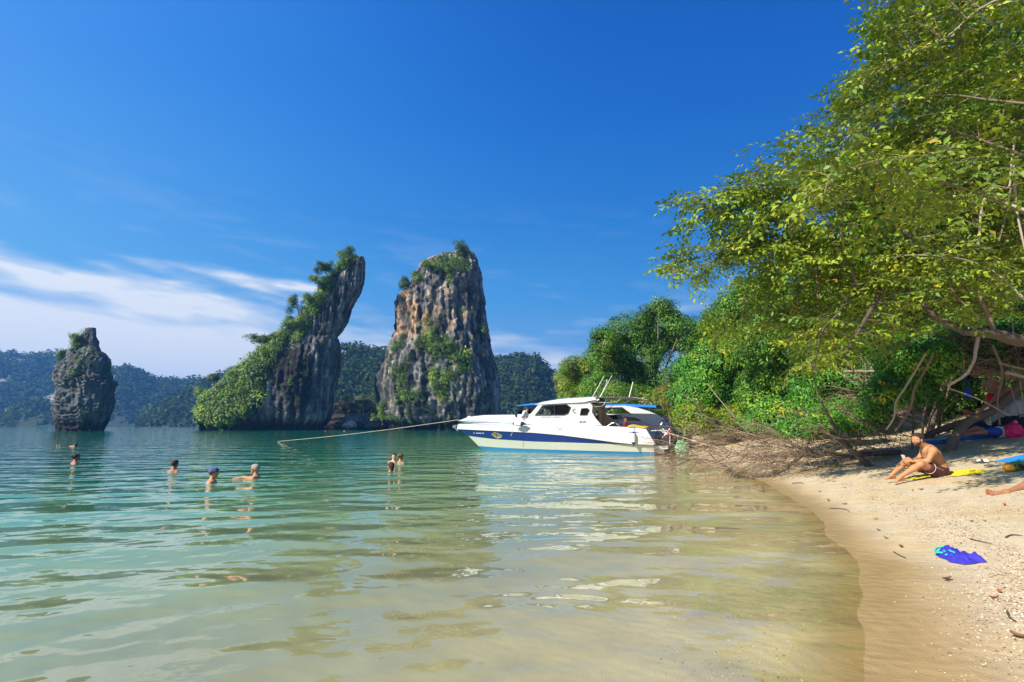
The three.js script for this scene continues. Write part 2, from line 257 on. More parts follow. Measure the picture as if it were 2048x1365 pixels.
function plant({ name, label, cat, group, base, stems = [], blobs, n, size, pal, geo = CLUMPS, seed = 1, stemMat = bark, dens = 0, stemName = 'trunk', crownName = 'crown' }) {
  const r = rng(seed * 977 + 13), g = thing(name, label, cat, base, 0, group), B = base.clone();
  stems.forEach(([pts, r0, r1]) => part(stemName, tube(pts.map((p) => p.clone().sub(B)), r0, r1, r0 > 0.12 ? 9 : 6), stemMat, g));
  const items = blobItems(blobs.map((b) => [b[0].clone().sub(B), b[1], b[2], b[3]]), n, size, PAL[pal] || pal, r, dens);
  const sets = geo.map(() => []); items.forEach((t, i) => sets[i % geo.length].push(t));
  sets.forEach((s, i) => instances(crownName, geo[i], leafMat, s, g));
  return g;
}
// ---------- wooded hills across the bay ----------
function hill(name, label, D0, D1, ridge, n, size, cliff, seed, pal = 'far', steep = 0.75) {
  const r = rng(seed), U0 = ridge[0][0], U1 = ridge[ridge.length - 1][0], NU = 120, NT = 46, pos = [], col = [], idx = [];
  const surf = (u, t) => { // t 0 at the water, 1 on the ridge, on to 1.6 behind it
    const k = Math.min(t, 1), D = D0 + (D1 - D0) * t, crest = at(u, table(ridge, u), D1).y;
    const h = t <= 1 ? crest * Math.pow(k, steep) : crest * (1 - (t - 1) * 0.9), x = (u - 1024) / 1024 * D;
    const rough = (h * 0.10 + 2) * fbm(x * 0.018 + seed, h * 0.02, D * 0.014, 4) * (t < 1 ? Math.min(1, k * 4) * (1 - k * 0.6) : 0.4);
    return V(x, h + rough - 1.5, -D * CT - (h - 1.5) * ST * 0 + rough * 0.8);
  };
  for (let j = 0; j <= NT; j++) for (let i = 0; i <= NU; i++) { const t = j / NT * 1.5, p = surf(lerp(U0, U1, i / NU), t); pos.push(p.x, p.y, p.z); const c = 0.5 + fbm(p.x * 0.03, p.y * 0.012, p.z * 0.03, 3), k = cliff ? sm(cliff - 0.06, cliff + 0.1, fbm(p.x * 0.012 + seed * 3, p.y * 0.02, 2, 3)) * sm(6, 14, p.y) : 0; col.push(lerp(0.04, 0.30 * c + 0.08, k), lerp(0.055, 0.30 * c + 0.08, k), lerp(0.03, 0.28 * c + 0.07, k)); }
  for (let j = 0; j < NT; j++) for (let i = 0; i < NU; i++) { const a = j * (NU + 1) + i; idx.push(a, a + 1, a + NU + 1, a + 1, a + NU + 2, a + NU + 1); }
  const g = new THREE.BufferGeometry(); g.setAttribute('position', new THREE.Float32BufferAttribute(pos, 3)); g.setAttribute('color', new THREE.Float32BufferAttribute(col, 3)); g.setIndex(idx); g.computeVertexNormals();
  const o = structure(name, g, std(0xffffff, 0.95, { vertexColors: true, specularIntensity: 0.2 }), label), sets = COARSE.map(() => []);
  for (let i = 0, guard = 0; i < n && guard < n * 4; guard++) {
    const u = lerp(U0, U1, r()), t = Math.pow(r(), 0.8) * 1.12, p = surf(u, t);
    if (cliff && t < 0.93 && fbm(p.x * 0.012 + seed * 3, p.y * 0.02, 2, 3) > cliff + 0.05 * r()) continue;
    const s = lerp(size[0] * 0.6, size[1] * 1.1, Math.pow(r(), 2.2)), k = 0.7 + 0.8 * (fbm(p.x * 0.02, p.y * 0.02, seed, 2) + 0.5), c = pickColor(PAL[pal], r, 0.3); c.multiplyScalar(k * 0.8 + 0.2);
    p.y += s * 0.35; sets[i % sets.length].push({ p, s: V(s, s * (0.8 + 0.5 * r()), s), up: V((r() - 0.5) * 0.4, 1, (r() - 0.2) * 0.5).normalize(), spin: r() * 6.28, c }); i++;
  }
  sets.forEach((s, i) => instances('forest', COARSE[i], farMat, s, o));
  return o;
}
hill('hill', 'hazy blue wooded ridge at the left edge of the bay', 760, 1050, [[-420, 720], [-160, 700], [0, 708], [60, 713], [130, 712], [180, 720], [215, 736], [245, 765], [270, 800], [300, 846]], 3600, [4.5, 10], 0.12, 1, 'far', 0.62);
hill('hill', 'round topped wooded hill to the right of the small dark sea stack', 720, 900, [[150, 800], [190, 756], [218, 742], [239, 736], [254, 735], [278, 742], [296, 752], [310, 757], [326, 764], [342, 760], [357, 765], [377, 764], [396, 761], [415, 767], [470, 770], [560, 790]], 3000, [4, 8], 0.16, 2, 'far', 0.6);
hill('hill', 'low green wooded spur at the far left waterline', 560, 640, [[-300, 822], [-60, 838], [0, 843], [18, 828], [50, 811], [80, 797], [106, 801], [140, 815], [190, 846]], 900, [3, 6], 0.3, 3, 'far', 0.7);
hill('hill', 'green wooded spur running down to the water beside the leaning rock', 480, 560, [[296, 850], [316, 823], [329, 814], [362, 796], [392, 778], [412, 768], [470, 740], [560, 760]], 1500, [2.6, 5.5], 0.4, 4, 'far', 0.75);
hill('hill', 'wooded hill with a pale cliff seen between the two tall rocks', 330, 430, [[600, 720], [660, 700], [679, 695], [710, 696], [741, 698], [768, 702], [800, 712], [860, 740], [920, 800]], 2300, [1.8, 4.6], 0.14, 5, 'far', 0.5);
hill('hill', 'rounded wooded hill behind the bow of the front boat', 360, 470, [[880, 770], [940, 742], [982, 724], [1011, 714], [1028, 714], [1049, 711], [1066, 712], [1076, 717], [1086, 731], [1102, 747], [1125, 751], [1180, 750], [1260, 768], [1400, 800]], 3000, [2, 4.8], 0.33, 6, 'far', 0.62);

// ---------- limestone stacks ----------
function rockMesh(D, rows, depth, opt) {
  const { seed, flute = 1, bed = 0, tint = () => null, nA = 280, nR = 300, back = 0, amp = 1, bias = 0.7 } = opt;
  const vT = rows[0][0], vB = rows[rows.length - 1][0], L = rows.map((q) => [q[0], q[1]]), R = rows.map((q) => [q[0], q[2]]), pos = [], col = [], idx = [], m = D / 1024;
  for (let j = 0; j <= nR; j++) {
    const t = j / nR, v = lerp(vT, vB, Math.pow(t, 0.92)), pl = at(table(L, v), v, D), pr = at(table(R, v), v, D), y = j === nR ? -2.5 : pl.y, cx = (pl.x + pr.x) / 2, w = Math.max(0.12, (pr.x - pl.x) / 2), dz = depth(w, y);
    for (let i = 0; i < nA; i++) {
      const a = i / nA * 6.283185, ca = Math.cos(a), sa = Math.sin(a), e = 0.86, ux = Math.sign(ca) * Math.pow(Math.abs(ca), e), uz = Math.sign(sa) * Math.pow(Math.abs(sa), e);
      const bx = cx + ux * w, bz = -D * 1 + uz * dz - back, nx = ca, nz = sa * w / Math.max(dz, 0.1);
      const big = fbm(bx * 0.09 + seed, y * 0.06, bz * 0.09, 3), fl = ridged(bx * 0.26 + seed, y * 0.05, bz * 0.26, 3) - 0.35, pit = fbm(bx * 0.8, y * 0.34 + seed, bz * 0.8, 4), fl2 = ridged(bx * 0.85, y * 0.10 + seed, bz * 0.85, 2) - 0.3, cave = Math.min(0, fbm(bx * 0.12, y * 0.10 + seed * 2, bz * 0.12, 2) + 0.12);
      const ledge = bed * (Math.abs(((y * 0.85 + big * 2.2 + bx * 0.05 + 1.6 * noise(bx * 0.25, y * 0.35, seed)) % 1 + 1) % 1 - 0.5) * 2 - 0.5) * (0.3 + 0.9 * Math.abs(noise(y * 0.3, bx * 0.1, seed)) * 2);
      let d = (2.2 * big + 1.5 * flute * fl + 0.55 * flute * fl2 + 1.5 * pit + 0.45 * ledge + 1.5 * cave + bias) * amp * Math.min(1, w / 4);
      const notch = sm(3.6, 1.0, y); d -= notch * (opt.undercut ?? 1.5);
      const ix = bx + nx * d * (0.55 + 0.45 * Math.abs(nz)), iz = bz + nz * d, iy = y + 0.7 * pit * Math.min(1, w / 3) * sm(0, 4, y) + (t < 0.02 ? 0.8 * pit : 0);
      pos.push(ix, iy, iz);
      // weathering: grey limestone, black water streaks, pale drip stone, rusty patches
      const st = fbm(bx * 0.75 + seed * 3, y * 0.05, bz * 0.75, 4), sp = fbm(bx * 0.21, y * 0.13, bz * 0.21 + seed, 3), f2 = fbm(bx * 1.7, y * 0.9, bz * 1.7, 3);
      let c = [0.105, 0.103, 0.099]; const mix = (k, q) => { c = c.map((x, z) => lerp(x, q[z], clamp(k, 0, 1))); };
      mix(sm(0.06, 0.34, st) * 0.7, [0.40, 0.38, 0.33]); mix(sm(0.04, -0.2, st) * 0.9, [0.03, 0.03, 0.033]); mix(sm(0.08, 0.32, sp) * 0.45, [0.24, 0.22, 0.19]);
      const o = tint(bx, y, st, sp, ux); if (o) mix(o[0], o[1]);
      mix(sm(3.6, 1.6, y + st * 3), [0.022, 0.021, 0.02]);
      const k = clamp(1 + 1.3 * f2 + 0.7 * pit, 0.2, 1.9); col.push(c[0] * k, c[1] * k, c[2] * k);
    }
  }
  for (let j = 0; j < nR; j++) for (let i = 0; i < nA; i++) { const a = j * nA + i, b = j * nA + (i + 1) % nA; idx.push(a, b, a + nA, b, b + nA, a + nA); }
  const top = pos.length / 3; let sxx = 0, szz = 0, syy = 0; for (let i = 0; i < nA; i++) { sxx += pos[i * 3]; syy += pos[i * 3 + 1]; szz += pos[i * 3 + 2]; } pos.push(sxx / nA, syy / nA + 0.3, szz / nA); col.push(.12, .12, .12); for (let i = 0; i < nA; i++) idx.push(top, (i + 1) % nA, i);
  const g = new THREE.BufferGeometry(); g.setAttribute('position', new THREE.Float32BufferAttribute(pos, 3)); g.setAttribute('color', new THREE.Float32BufferAttribute(col, 3)); g.setIndex(idx); g.computeVertexNormals();
  return g;
}
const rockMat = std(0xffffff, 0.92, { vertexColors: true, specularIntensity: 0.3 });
function inPoly(poly, x, y) { let c = false; for (let i = 0, j = poly.length - 1; i < poly.length; j = i++) { const [xi, yi] = poly[i], [xj, yj] = poly[j]; if ((yi > y) !== (yj > y) && x < (xj - xi) * (y - yi) / (yj - yi) + xi) c = !c; } return c; }
function rockStack(name, label, D, rows, depth, opt) {
  const base = at((rows[rows.length - 1][1] + rows[rows.length - 1][2]) / 2, 850, D); base.y = 0;
  const g = rockMesh(D, rows, depth, opt), bvh = new MeshBVH(g.clone()), o = thing(name, label, 'sea stack', base);
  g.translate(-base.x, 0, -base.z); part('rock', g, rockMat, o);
  const hit = (u, v) => { const d = rayAt(u, v).normalize(), h = bvh.raycastFirst(new THREE.Ray(V(0, 1.5, 0), d), THREE.DoubleSide); return h && { p: h.point, n: h.face.normal.dot(d) > 0 ? h.face.normal.clone().negate() : h.face.normal }; };
  // tufts growing on the rock inside areas outlined on the photo; thr: noise threshold that breaks them up
  const grow = (areas, seed) => {
    const r = rng(seed), sets = CLUMPS.map(() => []); let k = 0;
    for (const { poly, n, size, pal, thr = -9, fr = 0.25 } of areas) {
      const us = poly.map((q) => q[0]), vs = poly.map((q) => q[1]);
      for (let i = 0, guard = 0; i < n && guard < n * 12; guard++) {
        const u = lerp(Math.min(...us), Math.max(...us), r()), v = lerp(Math.min(...vs), Math.max(...vs), r());
        if (!inPoly(poly, u, v)) continue;
        const h = hit(u, v); if (!h || noise(h.p.x * fr, h.p.y * fr, h.p.z * fr + seed) < thr) continue;
        const s = lerp(size[0], size[1], r() * r()), hump = fbm(h.p.x * 0.22 + seed, h.p.y * 0.22, h.p.z * 0.22, 2), tone = 1 + 1.1 * fbm(h.p.x * 0.28 + 9, h.p.y * 0.28, seed, 2), p = h.p.clone().addScaledVector(h.n, s * 0.5 * r() + (n > 200 ? 4.5 * Math.max(0, hump) * (0.3 + 0.7 * r()) : 0)).add(V(0, n > 200 ? 1.5 * Math.max(0, hump) : 0, 0)).sub(base);
        sets[k++ % 3].push({ p, s, up: h.n.clone().multiplyScalar(0.5).add(V((r() - .5) * .5, 0.9, (r() - .5) * .5)).normalize(), spin: r() * 6.28, c: pickColor(PAL[pal], r, 0.3).multiplyScalar(clamp(tone, 0.45, 1.5)) }); i++;
      }
    }
    sets.forEach((s, i) => s.length && instances('undergrowth', CLUMPS[i], leafMat, s, o));
  };
  return { o, hit, grow, D, mid: (v) => (table(rows.map((q) => [q[0], q[1]]), v) + table(rows.map((q) => [q[0], q[2]]), v)) / 2 };
}
const R1 = rockStack('sea_stack', 'small isolated dark grey rock stack at far left with a narrow knobbly top', 130, [[655, 156, 177], [667, 151, 178], [681, 137, 182], [692, 136, 184], [703, 132, 196], [717, 128, 210], [728, 117, 213], [742, 113, 214], [756, 112, 221], [769, 118, 234], [781, 121, 229], [800, 120, 231], [820, 118, 230], [836, 120, 224], [850, 122, 222], [861, 124, 220]], (w) => w * 0.72, { seed: 1.7, flute: 0.15, bed: 1.6, undercut: 0.5, nA: 220, nR: 240, amp: 0.62, bias: -0.9, tint: (x, y, st, sp) => [0.75, [0.085, 0.092, 0.09]] });
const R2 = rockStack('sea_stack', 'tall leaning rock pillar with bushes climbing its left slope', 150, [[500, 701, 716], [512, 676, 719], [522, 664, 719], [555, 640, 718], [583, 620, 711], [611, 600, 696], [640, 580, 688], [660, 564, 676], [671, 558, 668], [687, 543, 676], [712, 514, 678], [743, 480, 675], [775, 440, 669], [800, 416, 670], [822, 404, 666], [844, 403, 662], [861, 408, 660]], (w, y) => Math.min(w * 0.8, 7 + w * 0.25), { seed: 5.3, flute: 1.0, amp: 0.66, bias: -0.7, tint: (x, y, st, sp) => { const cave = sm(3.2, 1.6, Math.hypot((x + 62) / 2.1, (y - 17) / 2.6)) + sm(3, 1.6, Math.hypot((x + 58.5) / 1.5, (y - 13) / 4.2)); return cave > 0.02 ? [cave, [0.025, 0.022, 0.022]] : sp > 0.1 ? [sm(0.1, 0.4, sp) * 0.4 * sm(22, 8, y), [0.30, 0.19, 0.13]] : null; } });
const R3 = rockStack('sea_stack', 'tall upright rock pillar with rusty orange patches behind the boat bow', 160, [[480, 921, 930], [492, 905, 938], [500, 890, 944], [508, 863, 948], [525, 840, 953], [545, 825, 958], [570, 812, 960], [590, 798, 963], [620, 795, 964], [645, 795, 969], [665, 791, 972], [690, 780, 977], [712, 774, 983], [740, 766, 990], [770, 762, 995], [790, 764, 999], [815, 768, 996], [840, 774, 990], [852, 778, 986], [860, 780, 984]], (w) => w * 0.7, { seed: 9.1, flute: 1.15, tint: (x, y, st, sp, ux) => { const band = sm(25, 31, y) * sm(46, 38, y); return [band * clamp(0.10 + 1.7 * st + 1.3 * sp - 0.35 * ux, 0, 0.85), [0.46, 0.26, 0.125]]; } });
R1.grow([{ poly: [[134, 695], [155, 662], [172, 662], [160, 700]], n: 26, size: [0.5, 1.3], pal: 'cliff' }, { poly: [[133, 735], [160, 735], [160, 750], [133, 750]], n: 14, size: [0.4, 1.1], pal: 'cliff' }, { poly: [[170, 690], [205, 705], [205, 712], [165, 702]], n: 10, size: [0.4, 0.8], pal: 'cliff' }, { poly: [[125, 700], [225, 700], [225, 840], [125, 840]], n: 60, size: [0.3, 0.8], pal: 'cliffDark', thr: 0.12 }], 21);
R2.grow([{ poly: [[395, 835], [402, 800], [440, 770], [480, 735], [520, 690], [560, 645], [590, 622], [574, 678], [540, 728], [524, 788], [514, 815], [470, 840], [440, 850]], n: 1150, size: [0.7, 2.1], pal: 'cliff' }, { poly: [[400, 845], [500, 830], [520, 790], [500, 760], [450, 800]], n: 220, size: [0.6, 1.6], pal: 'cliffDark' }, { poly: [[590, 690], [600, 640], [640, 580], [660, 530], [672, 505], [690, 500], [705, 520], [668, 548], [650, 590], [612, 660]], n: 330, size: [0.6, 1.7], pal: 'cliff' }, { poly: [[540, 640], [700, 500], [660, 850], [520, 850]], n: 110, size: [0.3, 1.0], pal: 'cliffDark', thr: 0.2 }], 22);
R3.grow([{ poly: [[868, 515], [900, 500], [925, 485], [942, 500], [935, 545], [905, 535], [885, 545], [868, 540]], n: 170, size: [0.5, 1.6], pal: 'cliff', thr: -0.1 }, { poly: [[840, 640], [870, 640], [870, 680], [845, 690]], n: 50, size: [0.6, 1.5], pal: 'cliff' }, { poly: [[790, 690], [840, 675], [880, 670], [925, 690], [945, 680], [940, 740], [905, 760], [905, 810], [875, 845], [860, 800], [800, 800], [785, 770]], n: 420, size: [0.6, 1.9], pal: 'cliff', thr: 0.0, fr: 0.16 }, { poly: [[800, 600], [960, 560], [975, 700], [985, 830], [790, 830]], n: 150, size: [0.35, 0.9], pal: 'cliff', thr: 0.15 }, { poly: [[775, 700], [840, 690], [860, 840], [775, 840]], n: 120, size: [0.5, 1.3], pal: 'cliffDark', thr: 0.05 }], 23);
// shrubs and small trees that stand out against the sky or the rock: [label, group?, u, v, radius px, flat, palette, rock]
const cliffPlants = [
  ['bushy green tuft crowning the very top of the leaning rock', 684, 505, 22, 0.8, 'cliff', R2], ['dark green shrub jutting left just below the top of the leaning rock', 638, 532, 22, 0.7, 'cliffDark', R2],
  ['light green shrub on the upper left flank of the leaning rock', 640, 560, 22, 0.6, 'cliff', R2], ['yellowish green shrub halfway up the left edge of the leaning rock', 612, 594, 18, 0.7, 'lime', R2],
  ['dark layered tree standing out to the left at mid height of the leaning rock', 586, 606, 19, 1.0, 'cliffDark', R2], ['pale green bush under the dark layered tree on the leaning rock', 576, 640, 22, 0.7, 'cliff', R2],
  ['dark flat topped tree spreading over the left slope of the leaning rock', 517, 678, 30, 0.42, 'cliffDark', R2], ['bright yellow shrub on the left slope of the leaning rock', 521, 702, 13, 0.8, 'autumn', R2],
  ['small dark flat crowned tree low on the left slope of the leaning rock', 422, 754, 15, 0.4, 'cliffDark', R2], ['light green rounded tree overhanging the water at the left foot of the leaning rock', 402, 790, 24, 0.75, 'lime', R2],
  ['green bush above the dark flat crowned tree of the lower slope', 462, 740, 20, 0.8, 'cliff', R2], ['green round bush on the broad slope right of the yellow shrub', 556, 668, 24, 0.7, 'cliff', R2],
  ['dark twiggy tree on the topmost peak of the upright rock', 914, 488, 17, 0.9, 'cliffDark', R3], ['dark green shrub hanging from the upper left corner of the upright rock', 806, 562, 17, 1.0, 'cliffDark', R3],
  ['light green sprig leaning off the upper left edge of the upright rock', 849, 524, 13, 0.7, 'lime', R3], ['light green shrub beside the dark shrub on the upper left corner of the upright rock', 830, 548, 13, 0.8, 'lime', R3],
  ['yellow green shrub high on the face just under the peak of the upright rock', 905, 525, 20, 1.1, 'cliff', R3], ['large green shrub in the middle of the upright rock face', 866, 690, 20, 0.8, 'cliff', R3],
  ['bright green shrub low on the face of the upright rock', 893, 770, 24, 1.1, 'lime', R3], ['green shrub right of centre on the upright rock face', 908, 690, 17, 0.8, 'cliff', R3],
  ['dark twiggy shrub sticking out of the right edge of the upright rock', 970, 655, 9, 1.2, 'cliffDark', R3], ['pale wispy shrub sticking out of the left shoulder of the small rock stack', 121, 706, 8, 1.1, 'cliff', R1],
  ['yellow green tuft near the knobbly top of the small rock stack', 148, 676, 9, 1.0, 'lime', R1],
];
cliffPlants.forEach(([label, u, v, R, flat, pal, rock], i) => {
  const h = rock.hit(u, v) || rock.hit(u + 10, v + 4), D = h ? Math.min(rock.D, -h.p.z / CT * 1 - 0.4) : rock.D, c = at(u + (u < rock.mid(v) ? 1 : -1) * R * 0.35, v + R * flat * 0.35, D), m = 1.12 * R * D / 1024, r = rng(500 + i), B = c.clone().add(V(pal === 'lime' || u < 700 ? m * 0.5 : -m * 0.2, -m * flat - 0.2, 0));
  const hb = rock.hit(1024 + B.x / D * 1024, v + R * flat); if (hb) B.z = hb.p.z;
  const blobs = []; for (let q = 0; q < 9; q++) { const a = r() * 6.28, k = r(); blobs.push([c.clone().lerp(B, q > 6 ? 0.5 : 0).add(V(Math.cos(a) * m * 0.85 * k, (r() - 0.45) * m * flat * 1.2, Math.sin(a) * m * 0.5)), m * (0.2 + 0.25 * r()), m * flat * (0.18 + 0.22 * r()), m * (0.25 + 0.25 * r())]); }
  plant({ name: flat < 0.5 ? 'cliff_tree' : 'cliff_shrub', label, cat: flat < 0.5 ? 'tree' : 'shrub', base: B, stems: [[[B, c.clone().lerp(B, 0.4).add(V(0.2, 0, 0.2)), c], 0.12 + m * 0.02, 0.05]], blobs, n: Math.round(26 + m * m * 9), size: [0.45, 1.1], pal, seed: 40 + i, geo: CLUMPS, stemMat: darkBark });
});
// ---------- boulders and the low gap between the two pillars ----------
function boulder(name, label, u, v, wpx, hpx, D, seed, dark = 1, cat = 'boulder') {
  const c = at(u, v, D), w = wpx * D / 2048, h = hpx * D / 1024, g = new THREE.IcosahedronGeometry(1, 24), p = g.attributes.position, col = [];
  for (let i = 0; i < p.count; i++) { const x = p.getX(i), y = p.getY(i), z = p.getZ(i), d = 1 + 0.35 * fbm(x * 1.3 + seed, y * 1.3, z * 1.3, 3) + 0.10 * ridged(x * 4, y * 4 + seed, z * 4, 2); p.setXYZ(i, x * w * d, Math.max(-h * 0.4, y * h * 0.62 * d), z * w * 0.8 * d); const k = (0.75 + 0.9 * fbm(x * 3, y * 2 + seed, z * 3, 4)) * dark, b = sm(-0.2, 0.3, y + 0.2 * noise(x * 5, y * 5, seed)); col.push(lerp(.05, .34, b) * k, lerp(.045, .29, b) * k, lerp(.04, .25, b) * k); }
  g.setAttribute('color', new THREE.Float32BufferAttribute(col, 3)); g.deleteAttribute('uv'); g.computeVertexNormals();
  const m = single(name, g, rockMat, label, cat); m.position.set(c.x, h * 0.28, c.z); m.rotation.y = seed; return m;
}
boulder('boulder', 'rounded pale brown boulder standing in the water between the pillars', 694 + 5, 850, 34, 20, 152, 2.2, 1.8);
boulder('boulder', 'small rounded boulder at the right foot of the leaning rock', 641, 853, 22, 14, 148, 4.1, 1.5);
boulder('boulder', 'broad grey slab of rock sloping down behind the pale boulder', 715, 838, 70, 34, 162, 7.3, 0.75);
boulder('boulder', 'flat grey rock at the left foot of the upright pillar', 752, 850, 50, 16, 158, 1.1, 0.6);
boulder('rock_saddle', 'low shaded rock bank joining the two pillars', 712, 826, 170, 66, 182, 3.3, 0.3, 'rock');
{
  const b = (u, v, D) => at(u, v, D), mk = (label, u, v, R, flat, D, pal, n, i, vb) => plant({ name: 'shore_shrub', label, cat: 'shrub', base: b(u, vb || v + R, D), stems: [[[b(u, vb || v + R, D), b(u + 1, v + R * .3, D), b(u, v, D)], 0.2, 0.08]], blobs: [[b(u, v, D), R * D / 1024, R * flat * D / 1024, R * D / 1100], [b(u - R * .5, v + R * .3, D), R * .6 * D / 1024, R * flat * .6 * D / 1024, R * .5 * D / 1024], [b(u + R * .5, v + R * .2, D), R * .6 * D / 1024, R * flat * .6 * D / 1024, R * .5 * D / 1024]], n, size: [0.5, 1.3], pal, seed: 70 + i });
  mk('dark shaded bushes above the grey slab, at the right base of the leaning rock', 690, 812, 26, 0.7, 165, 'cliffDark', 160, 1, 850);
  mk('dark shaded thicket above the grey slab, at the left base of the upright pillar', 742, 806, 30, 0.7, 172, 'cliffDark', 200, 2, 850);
  plant({ name: 'young_tree', label: 'slender bright green young tree growing at the left foot of the upright pillar', cat: 'tree', base: b(765, 851, 150), stems: [[[b(765, 851, 150), b(764, 835, 150), b(766, 800, 150)], 0.14, 0.05]], blobs: [[b(768, 803, 150), 1.0, 1.4, 1], [b(764, 815, 150), 1.4, 1.4, 1.2], [b(757, 832, 149), 2.2, 1.3, 1.3], [b(766, 828, 150), 1.4, 1.3, 1.2], [b(747, 838, 149), 1.0, .7, .8]], n: 70, size: [0.5, 1.0], pal: 'lime', seed: 77, stemMat: paleBark });
  plant({ name: 'slim_tree', label: 'small tree with a straight white trunk between the two pillars', cat: 'tree', base: b(726, 834, 158), stems: [[[b(726, 834, 158), b(726, 822, 158), b(725, 807, 158)], 0.13, 0.09]], blobs: [[b(725, 805, 158), 2.2, 0.8, 1.6]], n: 30, size: [0.5, 0.9], pal: 'cliffDark', seed: 78, stemMat: paleBark });
}
// ---------- the two speedboats ----------
const gel = std(rgb(0.56, 0.57, 0.57), 0.25, { clearcoat: 0.4, clearcoatRoughness: 0.12 }), gelGrey = std(rgb(0.46, 0.49, 0.43), 0.3, { clearcoat: 0.4 }), navy = std(rgb(0.004, 0.028, 0.20), 0.3, { clearcoat: 0.25, clearcoatRoughness: 0.08 }), foul = std(rgb(0.015, 0.17, 0.36), 0.6);
const tan = std(rgb(0.45, 0.35, 0.26), 0.7), rubber = std(rgb(0.025, 0.025, 0.028), 0.55), steel = new THREE.MeshStandardMaterial({ color: rgb(0.75, 0.76, 0.77), roughness: 0.2, metalness: 1 }), blueCanvas = std(rgb(0.015, 0.18, 0.62), 0.8), greyCanvas = std(rgb(0.42, 0.37, 0.30), 0.9), darkSeat = std(rgb(0.05, 0.05, 0.06), 0.7), whiteVinyl = std(rgb(0.74, 0.73, 0.68), 0.4);
const pane = new THREE.MeshPhysicalMaterial({ color: rgb(0.50, 0.56, 0.55), roughness: 0.03, transmission: 1, thickness: 0, ior: 1.5 });
const darkPane = std(rgb(0.015, 0.017, 0.02), 0.06);
const box = (w, h, d, x = 0, y = 0, z = 0) => new THREE.BoxGeometry(w, h, d).translate(x, y, z);
const plain = (g) => { g = g.index ? g.toNonIndexed() : g; for (const k of Object.keys(g.attributes)) if (k !== 'position' && k !== 'normal') g.deleteAttribute(k); return g; };
const merge = (...gs) => mergeGeometries(gs.flat().map(plain));
function gridGeo(nu, nv, f, flip) { const pos = [], uv = [], idx = []; for (let j = 0; j <= nv; j++) for (let i = 0; i <= nu; i++) { const p = f(i / nu, j / nv); pos.push(p.x, p.y, p.z); uv.push(i / nu, j / nv); } for (let j = 0; j < nv; j++) for (let i = 0; i < nu; i++) { const a = j * (nu + 1) + i, b = a + nu + 1; flip ? idx.push(a, a + 1, b, a + 1, b + 1, b) : idx.push(a, b, a + 1, a + 1, b, b + 1); } const g = new THREE.BufferGeometry(); g.setAttribute('position', new THREE.Float32BufferAttribute(pos, 3)); g.setAttribute('uv', new THREE.Float32BufferAttribute(uv, 2)); g.setIndex(idx); g.computeVertexNormals(); return g; }
function shapeOf(outline, holes = []) { const s = new THREE.Shape(outline.map((p) => new THREE.Vector2(p[0], p[1]))); for (const h of holes) s.holes.push(new THREE.Path(h.map((p) => new THREE.Vector2(p[0], p[1])))); return s; }
const slabXY = (outline, holes, t, z) => new THREE.ExtrudeGeometry(shapeOf(outline, holes), { depth: t, bevelEnabled: true, bevelSize: 0.012, bevelThickness: 0.012, bevelSegments: 2 }).translate(0, 0, z);
const rim = (pts, z, r) => merge(pts.map((p, i) => { const q = pts[(i + 1) % pts.length]; return tube([V(p[0], p[1], z), V((p[0] + q[0]) / 2, (p[1] + q[1]) / 2, z), V(q[0], q[1], z)], r, r, 6, 4); }));
const strip = (f0, f1, side, n = 70) => gridGeo(n, 3, (t, k) => { const a = f0(t), b = f1(t); return V(lerp(a[0], b[0], k), lerp(a[1], b[1], k), side * lerp(a[2], b[2], k)); }, side > 0);
function hullCurve(sA, sB, beam, ys, p = 2.5, q = 0.85) { return (t) => { const s = lerp(sA, sB, t); return [s, table(ys, s), beam * Math.pow(Math.max(0, 1 - Math.pow(t, p)), q)]; }; }
const parts = (name, list, mat, parent) => list.map((g) => part(name, g, mat, parent));
// Lettering printed on the side of a boat: a thin decal that follows the surface
function decal(name, parent, f, w, h, draw, flip) { const c = document.createElement('canvas'); c.width = w; c.height = h; const x = c.getContext('2d'); x.clearRect(0, 0, w, h); draw(x, w, h); const t = new THREE.CanvasTexture(c); t.colorSpace = THREE.SRGBColorSpace; return part(name, gridGeo(8, 4, f, flip), new THREE.MeshPhysicalMaterial({ map: t, transparent: true, roughness: 0.35 }), parent); }
const text = (s, font, fill) => (x, w, h) => { x.fillStyle = fill; x.font = font; x.textAlign = 'center'; x.textBaseline = 'middle'; x.fillText(s, w / 2, h / 2, w * 0.98); };
const SHIP = { p0: V(7.1, 0, -26.2), d: V(-Math.cos(22 * Math.PI / 180), 0, -Math.sin(22 * Math.PI / 180)), n: V(-Math.sin(22 * Math.PI / 180), 0, Math.cos(22 * Math.PI / 180)) };
const SHIPTURN = Math.PI - 22 * Math.PI / 180;
const toWorld = (origin, x, y, z) => V(origin.x + SHIP.d.x * x - SHIP.n.x * z, y, origin.z + SHIP.d.z * x - SHIP.n.z * z);

